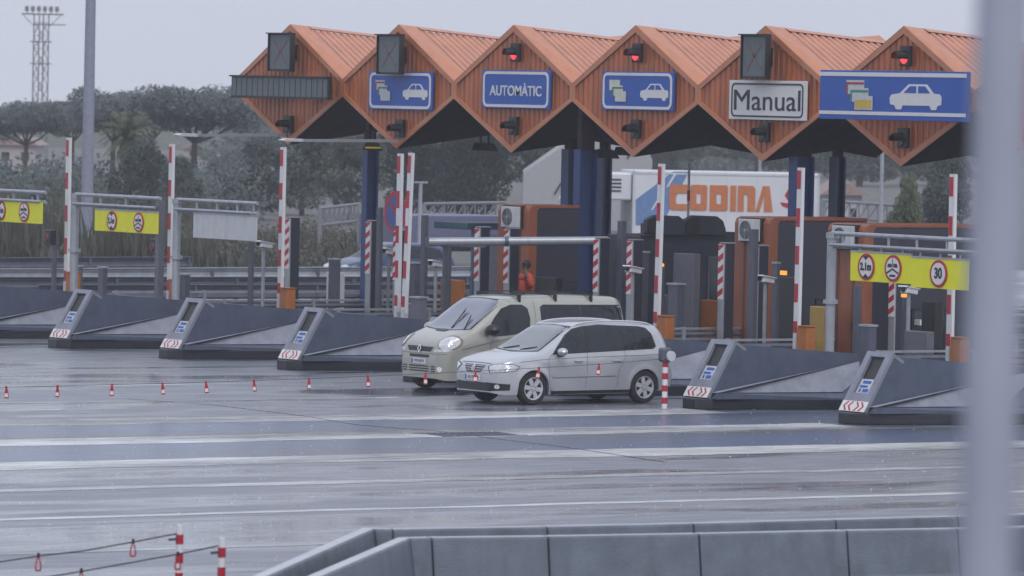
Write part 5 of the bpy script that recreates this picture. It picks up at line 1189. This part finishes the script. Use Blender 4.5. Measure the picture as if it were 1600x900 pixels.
# ================================================================== BACKGROUND
def leafmat(name, c, isl=.22): return mat(name, c, .65, var=.25, scale=.35, island=isl, spec=.2)
PINE = leafmat('hazed_pine_needles', (.095, .116, .120)); DARKL = leafmat('hazed_dark_leaves', (.082, .104, .100)); MIDL = leafmat('mid_leaves', (.09, .108, .088)); PALEL = leafmat('pale_leaves', (.13, .155, .085)); BROWN = leafmat('dry_reeds', (.088, .09, .07), .35)  # pine and dark leaf colours lightened and blued in place of distance haze
BARK = mat('bark', (.05, .042, .038), .8, var=.3, scale=8)
def leaves(blobs, n, size, rnd, mb=None, shell=.55, flat_=.0):
    b = mb or MB(); tot = sum(bl[3]*bl[4]*bl[5] for bl in blobs)**1.0
    for bl in blobs:
        cx, cy_, cz, rx, ry, rz_ = bl; k = int(n*(rx*ry*rz_)/tot)+8
        sub = [(rnd.gauss(0, .5), rnd.gauss(0, .5), rnd.gauss(0, .5)) for _ in range(max(3, k//60))]
        for _ in range(k):
            d = Vector((rnd.gauss(0, 1), rnd.gauss(0, 1), rnd.gauss(0, 1))).normalized(); rr_ = rnd.uniform(shell, 1.0)**.6
            if rnd.random() < .5:
                sx = rnd.choice(sub); d = (d*.35+Vector(sx)).normalized()*1.0; rr_ = rnd.uniform(.8, 1.12)
            p = Vector((cx+d.x*rx*rr_, cy_+d.y*ry*rr_, cz+d.z*rz_*rr_)); s = size*rnd.uniform(.6, 1.5)
            a = Vector((rnd.gauss(0, 1), rnd.gauss(0, 1), rnd.gauss(0, 1)*(1-flat_))).normalized(); c_ = a.orthogonal().normalized(); e = a.cross(c_)
            b.add([p+a*s*.7, p+c_*s*.45, p-a*s*.7, p-c_*s*.45+e*s*.2], [(0, 1, 2, 3)])
    return b
def limbs(b, base, tips, r0, rnd):
    for t in tips:
        t = Vector(t); m = Vector(base).lerp(t, .5)+Vector((rnd.uniform(-.2, .2), rnd.uniform(-.2, .2), -.15)); b.tube(base, m, r0, r0*.7, 6); b.tube(m, t, r0*.7, r0*.3, 6)
def umbrella(seed, W_, h, m=PINE, n=17000, flatk=.28):
    rnd = random.Random(seed); root = thing('umbrella_pine', '', 'tree', group='umbrella pines on the skyline')
    blobs = [(rnd.uniform(-.68, .68)*W_/2, rnd.uniform(-.6, .6)*W_/2, h*.80+rnd.uniform(-.06, .10)*h, W_*rnd.uniform(.15, .26), W_*rnd.uniform(.16, .26), h*flatk*rnd.uniform(.35, .6)) for _ in range(11)]+[(0, 0, h*.80, W_*.42, W_*.42, h*flatk*.5)]
    leaves(blobs, n, .13, rnd, shell=.2).build('crown', m, root)
    b = MB(); fk = Vector((rnd.uniform(-.2, .2), 0, h*.52)); b.tube((0, 0, -.2), fk, .22, .15, 8)
    limbs(b, fk, [(bl[0]*.85, bl[1]*.85, bl[2]-bl[5]*.3) for bl in blobs[:8]], .10, rnd); b.build('trunk', BARK, root); return root
def roundtree(seed, W_, h, m, n=13000, size=.15, low=.05):
    rnd = random.Random(seed); root = thing('broadleaf_tree', '', 'tree', group='broad trees behind the toll plaza')
    blobs = []
    for _ in range(14):
        a = rnd.uniform(0, 6.28); t = rnd.uniform(low+.12, .9); w_ = W_/2*math.sin(math.pi*min(1, t*.75+.2))*rnd.uniform(.3, .75)
        blobs.append((w_*math.cos(a), w_*math.sin(a), h*t, W_*rnd.uniform(.16, .27), W_*rnd.uniform(.16, .27), h*rnd.uniform(.10, .18)))
    leaves(blobs, n, size, rnd, shell=.25).build('crown', m, root)
    b = MB(); b.tube((0, 0, -.2), (0, 0, h*.45), .2, .13, 8); limbs(b, (0, 0, h*.4), [bl[:3] for bl in blobs[::2]], .09, rnd); b.build('trunk', BARK, root); return root
def hz(x): return 167+ROLL*(x-800)-3
def put(o, x, ytop, D, hmodel, lab, wpx=None, wmodel=None, z0=0):
    s = D/FPX; h = CAMZ-(ytop-hz(x))*s-z0; p = ground_at(x, D, z0); o.location = p; o['label'] = lab
    sx = (wpx*s/wmodel) if wpx else h/hmodel; o.scale = (sx, sx, h/hmodel); return o
U = [umbrella(1, 7, 7), umbrella(2, 7, 7), umbrella(3, 7, 7)]
spec = ((0, 300, 143, 225, 300, 'broad umbrella pine with bare forked limbs, nearest the leftmost gable'), (1, 172, 155, 190, 320, 'umbrella pine standing behind the tall light pole'), (2, 35, 172, 160, 330, 'umbrella pine at the left edge below the lattice tower'), (0, 110, 168, 140, 350, 'umbrella pine between the lattice tower and the tall light pole'), (1, -30, 186, 120, 340, 'umbrella pine cut by the left edge'), (2, 235, 160, 180, 345, 'umbrella pine filling the gap between the two tallest pines'))
usd = set()
for (k, x, yt, wpx, D, lab) in spec:
    o = U[k] if k not in usd else dup(U[k], (0, 0, 0), rz=random.uniform(0, 6)); usd.add(k); put(o, x, yt, D, 7*1.02, lab, wpx, 7.6)
RT = [roundtree(11, 7, 6, DARKL), roundtree(12, 7, 6, DARKL), roundtree(13, 7, 6, MIDL), roundtree(14, 6, 5, PALEL)]
usd = set()
for (k, x, yt, wpx, D, lab) in ((0, 395, 226, 150, 268, 'dark rounded tree right of the blank white panel, below the leftmost gable'), (1, 470, 208, 170, 280, 'dark tree behind the arm below the leftmost gable'), (2, 545, 214, 130, 262, 'mid green tree just left of the navy column'), (0, 640, 205, 190, 275, 'dark tree behind the pair of close striped arms'),
        (1, 740, 200, 180, 268, 'dark tree below the hanging floodlight'), (2, 830, 205, 130, 285, 'mid green tree behind the pale shed'), (1, 210, 236, 120, 240, 'dark bush tree at the foot of the pines near the tall pole'), (0, 285, 262, 90, 235, 'low dark tree behind the blank white panel'), (2, 60, 300, 90, 250, 'low green tree below the left yellow board'),
        (0, 1482, 252, 120, 225, 'dark green tree beside the blurred pole'), (3, 1412, 286, 80, 215, 'pale green feathery tree left of the dark tree by the blurred pole'), (1, 1340, 215, 200, 420, 'hazy tree behind the rear end of the lorry'), (2, 1180, 205, 220, 430, 'hazy tree above the orange letters of the lorry'), (0, 1050, 205, 200, 425, 'hazy tree above the blue slash of the lorry'),
        (1, 1450, 222, 170, 430, 'far hazy tree rising behind the pale green tree')):
    o = RT[k] if k not in usd else dup(RT[k], (0, 0, 0), rz=random.uniform(0, 6)); usd.add(k); put(o, x, yt, D, 5.9 if k != 3 else 4.9, lab, wpx, 7.4)
# palm, pale and shaggy
rnd = random.Random(5); pr = thing('palm_tree', 'pale shaggy palm tree in front of the pines, right of the tall light pole', 'tree')
b = MB()
for k in range(70):
    a = rnd.uniform(0, 6.28); el = rnd.uniform(-.7, 1.3); L = rnd.uniform(1.1, 1.7); P = Vector((0, 0, 4.1)); d = Vector((math.cos(a)*math.cos(el), math.sin(a)*math.cos(el), math.sin(el)))
    for j in range(9):
        q_ = P+d*L/9; sd2 = d.cross(Vector((0, 0, 1))).normalized() if abs(d.z) < .99 else Vector((1, 0, 0))
        for s in (1, -1):
            for w_ in (0, .5): b.add([P.lerp(q_, w_), P.lerp(q_, w_)+d*.05, P.lerp(q_, w_)+sd2*s*.28+d*.18-Vector((0, 0, .12))], [(0, 1, 2)])
        P = q_; d = (d+Vector((0, 0, -.13))).normalized()
b.build('crown', PALEL, pr); b = MB(); b.tube((0, 0, -.2), (0, 0, 4.1), .22, .16, 8); leaves([(0, 0, 3.2, .5, .5, .7)], 260, .2, rnd, b); b.build('trunk', mat('palm_trunk', (.12, .10, .07), .8, var=.3, scale=8), pr)
put(pr, 197, 183, 250, 5.4, pr['label'])
# dry reeds and scrub behind the far guard rail
rnd = random.Random(9); b = MB()
for _ in range(26000):
    x = rnd.uniform(-40, 560) if rnd.random() < .85 else rnd.uniform(1290, 1560); D = rnd.uniform(186, 232); p = ground_at(x, D)
    cl = .6+.4*math.sin(p.x*1.3)*math.sin(p.y*.9+1)+.25*math.sin(p.x*.41+2); h = max(.25, rnd.uniform(.3, 1.0)*(2.2 if x < 330 else 1.0)*cl); a = rnd.uniform(0, 6.28); w_ = rnd.uniform(.015, .045)
    dx, dy = math.cos(a)*w_, math.sin(a)*w_; lx, ly = rnd.gauss(0, .22), rnd.gauss(0, .22)
    b.add([p+Vector((-dx, -dy, 0)), p+Vector((dx, dy, 0)), p+Vector((dx*1.3+lx*.6, dy*1.3+ly*.6, h*.65)), p+Vector((lx, ly, h)), p+Vector((-dx*1.3+lx*.6, -dy*1.3+ly*.6, h*.6))], [(0, 1, 2, 3, 4)])
bl = []
for _ in range(70):
    x = rnd.uniform(-40, 560); p = ground_at(x, rnd.uniform(190, 236)); r_ = rnd.uniform(.35, 1.0); bl.append((p.x, p.y, r_*.7, r_*1.2, r_*1.2, r_*(1.3 if x < 330 else .8)))
leaves(bl, 14000, .09, rnd, b, shell=.3)
tag(b.build('scrub', BROWN), kind='stuff')
b = MB(); rnd = random.Random(14); bl = []       # overgrown hedge between the reeds and the pines
for k in range(60):
    x = rnd.uniform(-60, 350); D = rnd.uniform(244, 276); p = ground_at(x, D); r_ = rnd.uniform(.7, 1.5); bl.append((p.x, p.y, r_*.75, r_*1.3, r_*1.3, r_*rnd.uniform(.9, 1.5)))
leaves(bl, 22000, .14, rnd, b, shell=.3); tag(b.build('hedge_growth', DARKL), kind='stuff')
b = MB(); rnd = random.Random(4)      # far wood that reads as one mass
bl = []
for k in range(90):
    x = 340+k*13.5; D = rnd.uniform(455, 520); p = ground_at(x, D); top = CAMZ-(rnd.uniform(196, 222)-hz(x))*D/FPX
    if x > 1490: top *= .45
    bl.append((p.x, p.y, top*.5, rnd.uniform(1.6, 3), rnd.uniform(2, 4), top*.52))
leaves(bl, 15000, .42, rnd, b); tag(b.build('far_wood', DARKL), kind='stuff')
# rising wooded land
g = MB(); rnd = random.Random(3); nx = 60; vs = []; fs = []
for i in range(nx+1):
    x = -200+2300*i/nx; 
    for j, (D, hh) in enumerate(((560, 0), (600, 2.5), (650, 4.5), (720, 6.5), (800, 0))):
        k = (.55+.25*math.sin(x*.004+1)+.12*math.sin(x*.013)+.05*rnd.uniform(-1, 1)); k = k*(.30 if x < 330 else (.2 if x > 1500 else .9)); p = ground_at(x, D); vs.append((p.x, p.y, hh*k-.05))
for i in range(nx):
    for j in range(4): fs.append((i*5+j, i*5+j+1, (i+1)*5+j+1, (i+1)*5+j))
g.add(vs, fs); tag(g.build('hills', mat('hill_green', (.06, .07, .05), .9, var=.3, scale=.05), smooth=True), kind='structure')
gf = MB(); a, c, d_, e = ground_at(-900, 172), ground_at(2500, 172), ground_at(2500, 900), ground_at(-900, 900)
def gp(x, y): q_ = on(2, .0, x, y); return q_
q0, q1 = gp(-500, 426), gp(2000, 421); P = [q0, q1, ground_at(2600, 1300), ground_at(-1000, 1300)]
gf.add([(q_.x, q_.y, .02) for q_ in P], [(0, 1, 2, 3)]); tag(gf.build('grass_verge', mat('wet_grass', (.115, .11, .105), .8, var=.4, scale=.6)), kind='structure')
# lattice floodlight tower
tw = thing('floodlight_tower', 'hazy lattice tower with a row of floodlights on top at the far left', 'tower', ground_at(58, 450)); s = 450/FPX
TS = mat('tower_steel', (.14, .145, .16), .6)
def tz(y): return CAMZ-(y-hz(60))*s
b = MB(); hw = .42; H = tz(36); corners = [(-hw, -hw), (hw, -hw), (hw, hw), (-hw, hw)]
for (x, y) in corners: b.tube((x*1.05, y*1.05, 0), (x, y, H), .06, .05, 5)
z = 0; k = 0
while z < H-1.1:
    for i in range(4):
        p0, p1 = corners[i], corners[(i+1) % 4]
        if k % 2: p0, p1 = p1, p0
        b.tube((*p0, z), (*p1, z+1.0), .032, .032, 4); b.tube((*p0, z+1.0), (*p1, z+1.0), .028, .028, 4)
    z += 1.0; k += 1
b.build('lattice', TS, tw)
rot = Matrix.Rotation(-AZ, 3, 'Z')
b = MB(); b.box(-1.5, 1.7, -.5, .5, H-.06, H+.04)
for x0 in (-1.5, 1.6): b.bar((x0, 0, H), (x0*.35, 0, H-1.0), .05, .05)
for (u0, u1, w_, zz) in ((-.6, 1.9, .35, tz(52)), (-.8, .8, .7, tz(79)), (-.8, .8, .7, tz(113))):
    o = MB().box(u0, u1, -w_, w_, zz-.05, zz+.03).build('walkway', TS, tw); o.rotation_euler = (0, 0, -AZ)
o = b.build('platform', TS, tw); o.rotation_euler = (0, 0, -AZ)
for k in range(6):
    b = MB(); x = -1.15+k*.47; b.box(x-.03, x+.03, -.05, .05, H, H+.25); b.prism([(-.12, H+.2), (.16, H+.28), (.12, H+.62), (-.10, H+.52)], 'x', x-.15, x+.15)
    o = b.build('floodlight', TS, tw); o.rotation_euler = (0, 0, -AZ)
# far guard rails
def wrail(x0, y0, x1, y1, z, lab, m=STEEL, posts=True):
    a, c = on(2, z, x0, y0), on(2, z, x1, y1); r = thing('guard_rail', lab, 'guard rail', (a.x, a.y, 0), group='guard rails of the far carriageway'); d = Vector((c.x-a.x, c.y-a.y, 0))
    b = MB(); n = Vector((d.y, -d.x, 0)).normalized(); pr_ = [(-.02, -.16), (.05, -.11), (.0, -.04), (.0, .04), (.05, .11), (-.02, .16)]
    vs = [Vector((0, 0, z-.16))+n*p_[0]+Vector((0, 0, p_[1])) for p_ in pr_]; b.add([*vs, *[q_+d for q_ in vs]], [(i, i+1, i+7, i+6) for i in range(5)])
    b.bar((0, 0, z+.01), Vector((0, 0, z+.01))+d, .12, .03); b.build('beam', m, r)
    L = d.length; k = 1; first = None
    while k < L:
        if first is None: first = MB().box(-.05, .05, -.05, .05, 0, z-.02).build('post', STEELD, r, d.normalized()*k)
        else: o_ = first.copy(); COL.objects.link(o_); o_.parent = r; o_.location = d.normalized()*k
        k += 4
wrail(-60, 421, 780, 417, .8, 'pale guard rail farthest back, running across the left half'); wrail(-60, 434, 800, 433, .7, 'second guard rail below the farthest one on the left half', STEELD); wrail(60, 446, 810, 445, .6, 'third guard rail from the back, thin and dark', STEELD)
wrail(-60, 404, 300, 402, .8, 'faint guard rail behind the scrub at the left', STEELD)
# tubular sign trusses far behind
def truss(x0, y0, x1, y1, D, lab, hh=.6):
    a, c = far(x0, y0, D), far(x1, y1, D); r = thing('sign_truss', lab, 'truss', (a.x, a.y, 0), group='pale steel trusses over the far road')
    a0 = Vector((a.x, a.y, 0)); A, Cc = a-a0, c-a0; b = MB(); up = Vector((0, 0, hh)); M_ = mat('pale_truss', (.22, .23, .26), .5)
    b.tube(A, Cc, .06, .06, 6); b.tube(A+up, Cc+up, .06, .06, 6); n = 8
    for k in range(n): b.tube(A.lerp(Cc, k/n), A.lerp(Cc, (k+1)/n)+up, .03, .03, 4); b.tube(A.lerp(Cc, k/n), A.lerp(Cc, k/n)+up, .03, .03, 4)
    b.build('beam', M_, r); MB().tube((A.x, A.y, 0), A+up, .09, .09, 8).build('mast', M_, r); MB().tube((Cc.x, Cc.y, 0), Cc+up, .09, .09, 8).build('mast', M_, r)
truss(662, 345, 790, 343, 205, 'pale truss behind the shelter left of the booth'); truss(500, 352, 562, 345, 205, 'pale truss left of the navy column'); truss(1284, 338, 1400, 346, 215, 'pale truss right of the rear end of the lorry')
# pale low building with windows behind the trees at left, lavender tanker-like trailer behind the shelter
def building(x0, y0, x1, y1, D, lab, c, roof=(.30, .22, .20)):
    p = ground_at((x0+x1)/2, D); s = D/FPX; W_ = (x1-x0)*s; h = CAMZ-(y0-hz(x0))*s
    r = thing('far_building', lab, 'building', p, rz=-AZ); MB().box(-W_/2, W_/2, 0, 8, 0, h).build('wall', mat('wall_%d' % int(x0+99), c, .7), r)
    MB().prism([(-W_/2-.3, h), (W_/2+.3, h), (W_/2-.5, h+.5), (-W_/2+.5, h+.5)], 'y', -.3, 8.3).build('roof', mat('far_roof', roof, .7), r)
    n = max(2, int(W_/2.2))
    for k in range(n): MB().box(-W_/2+W_*(k+.3)/n, -W_/2+W_*(k+.7)/n, -.04, 0, h*.45, h*.75).build('window', BLACK, r)
building(-10, 240, 52, 330, 400, 'pinkish low building behind the pines at the left edge', (.40, .35, .36)); building(284, 246, 345, 330, 520, 'pale hazy building behind the pine trunk', (.40, .36, .36))
building(1290, 318, 1345, 345, 240, 'low pale building right of the lorry', (.42, .42, .45))
tv = ground_at(712, 200); r = thing('lavender_trailer', 'pale lavender box trailer behind the shelter and the striped arms', 'trailer', tv, rz=.12)
MB().box(-2.4, 2.6, 0, 2.4, .8, 1.85).build('box', mat('lavender_paint', (.13, .13, .22), .5), r, bevel=.03); MB().box(-2.4, 2.6, .3, 2.1, .6, .9).build('chassis', BLACK, r)
for x in (-1.6, 1.7): wheel(r, x, .2, .42, -1, 'steel', .25)
# slender far poles
for (x, y0, D, lab) in ((1375, 236, 200, 'thin pale pole right of the lorry'), (655, 300, 190, 'thin grey pole behind the striped arms'), (1184, 235, 260, 'faint pole above the lorry')):
    p = ground_at(x, D); h = CAMZ-(y0-hz(x))*D/FPX; r = thing('far_pole', lab, 'pole', p); MB().tube((0, 0, 0), (0, 0, h), .09, .06, 8).build('shaft', STEEL, r); MB().box(-.25, .25, -.06, .06, h, h+.06).build('lamp_head', STEEL, r)

# splashes of rain on the wet plaza
rnd = random.Random(21); b = MB()
for _ in range(1900):
    x = rnd.uniform(-20, 1500); y = 560+340*rnd.random()**1.3; q_ = on(2, .012, x, y); s = rnd.uniform(.006, .016)
    for k in range(3):
        a = rnd.uniform(0, 6.28); dx, dy = math.cos(a)*s, math.sin(a)*s
        b.add([(q_.x, q_.y, .011), (q_.x+dx*.5-dy*.3, q_.y+dy*.5+dx*.3, .013), (q_.x+dx, q_.y+dy, .012+s*1.6), (q_.x+dx*.5+dy*.3, q_.y+dy*.5-dx*.3, .013)], [(0, 1, 2), (0, 2, 3)])
tag(b.build('rain_splashes', mat('water_drops', (.75, .77, .82), .15)), kind='stuff')
# ================================================================== RAINY AIR
HAZE = .00042
hm = bpy.data.materials.new('haze'); hm.use_nodes = True; n = hm.node_tree.nodes; n.clear(); o_ = n.new('ShaderNodeOutputMaterial'); pv = n.new('ShaderNodeVolumePrincipled')
pv.inputs['Color'].default_value = (.96, .97, 1, 1); pv.inputs['Density'].default_value = HAZE; pv.inputs['Anisotropy'].default_value = .2; hm.node_tree.links.new(pv.outputs[0], o_.inputs['Volume'])
hz_ = MB().box(-340, 1340, -340, 1440, -1, 40).build('haze', hm); tag(hz_, kind='stuff')
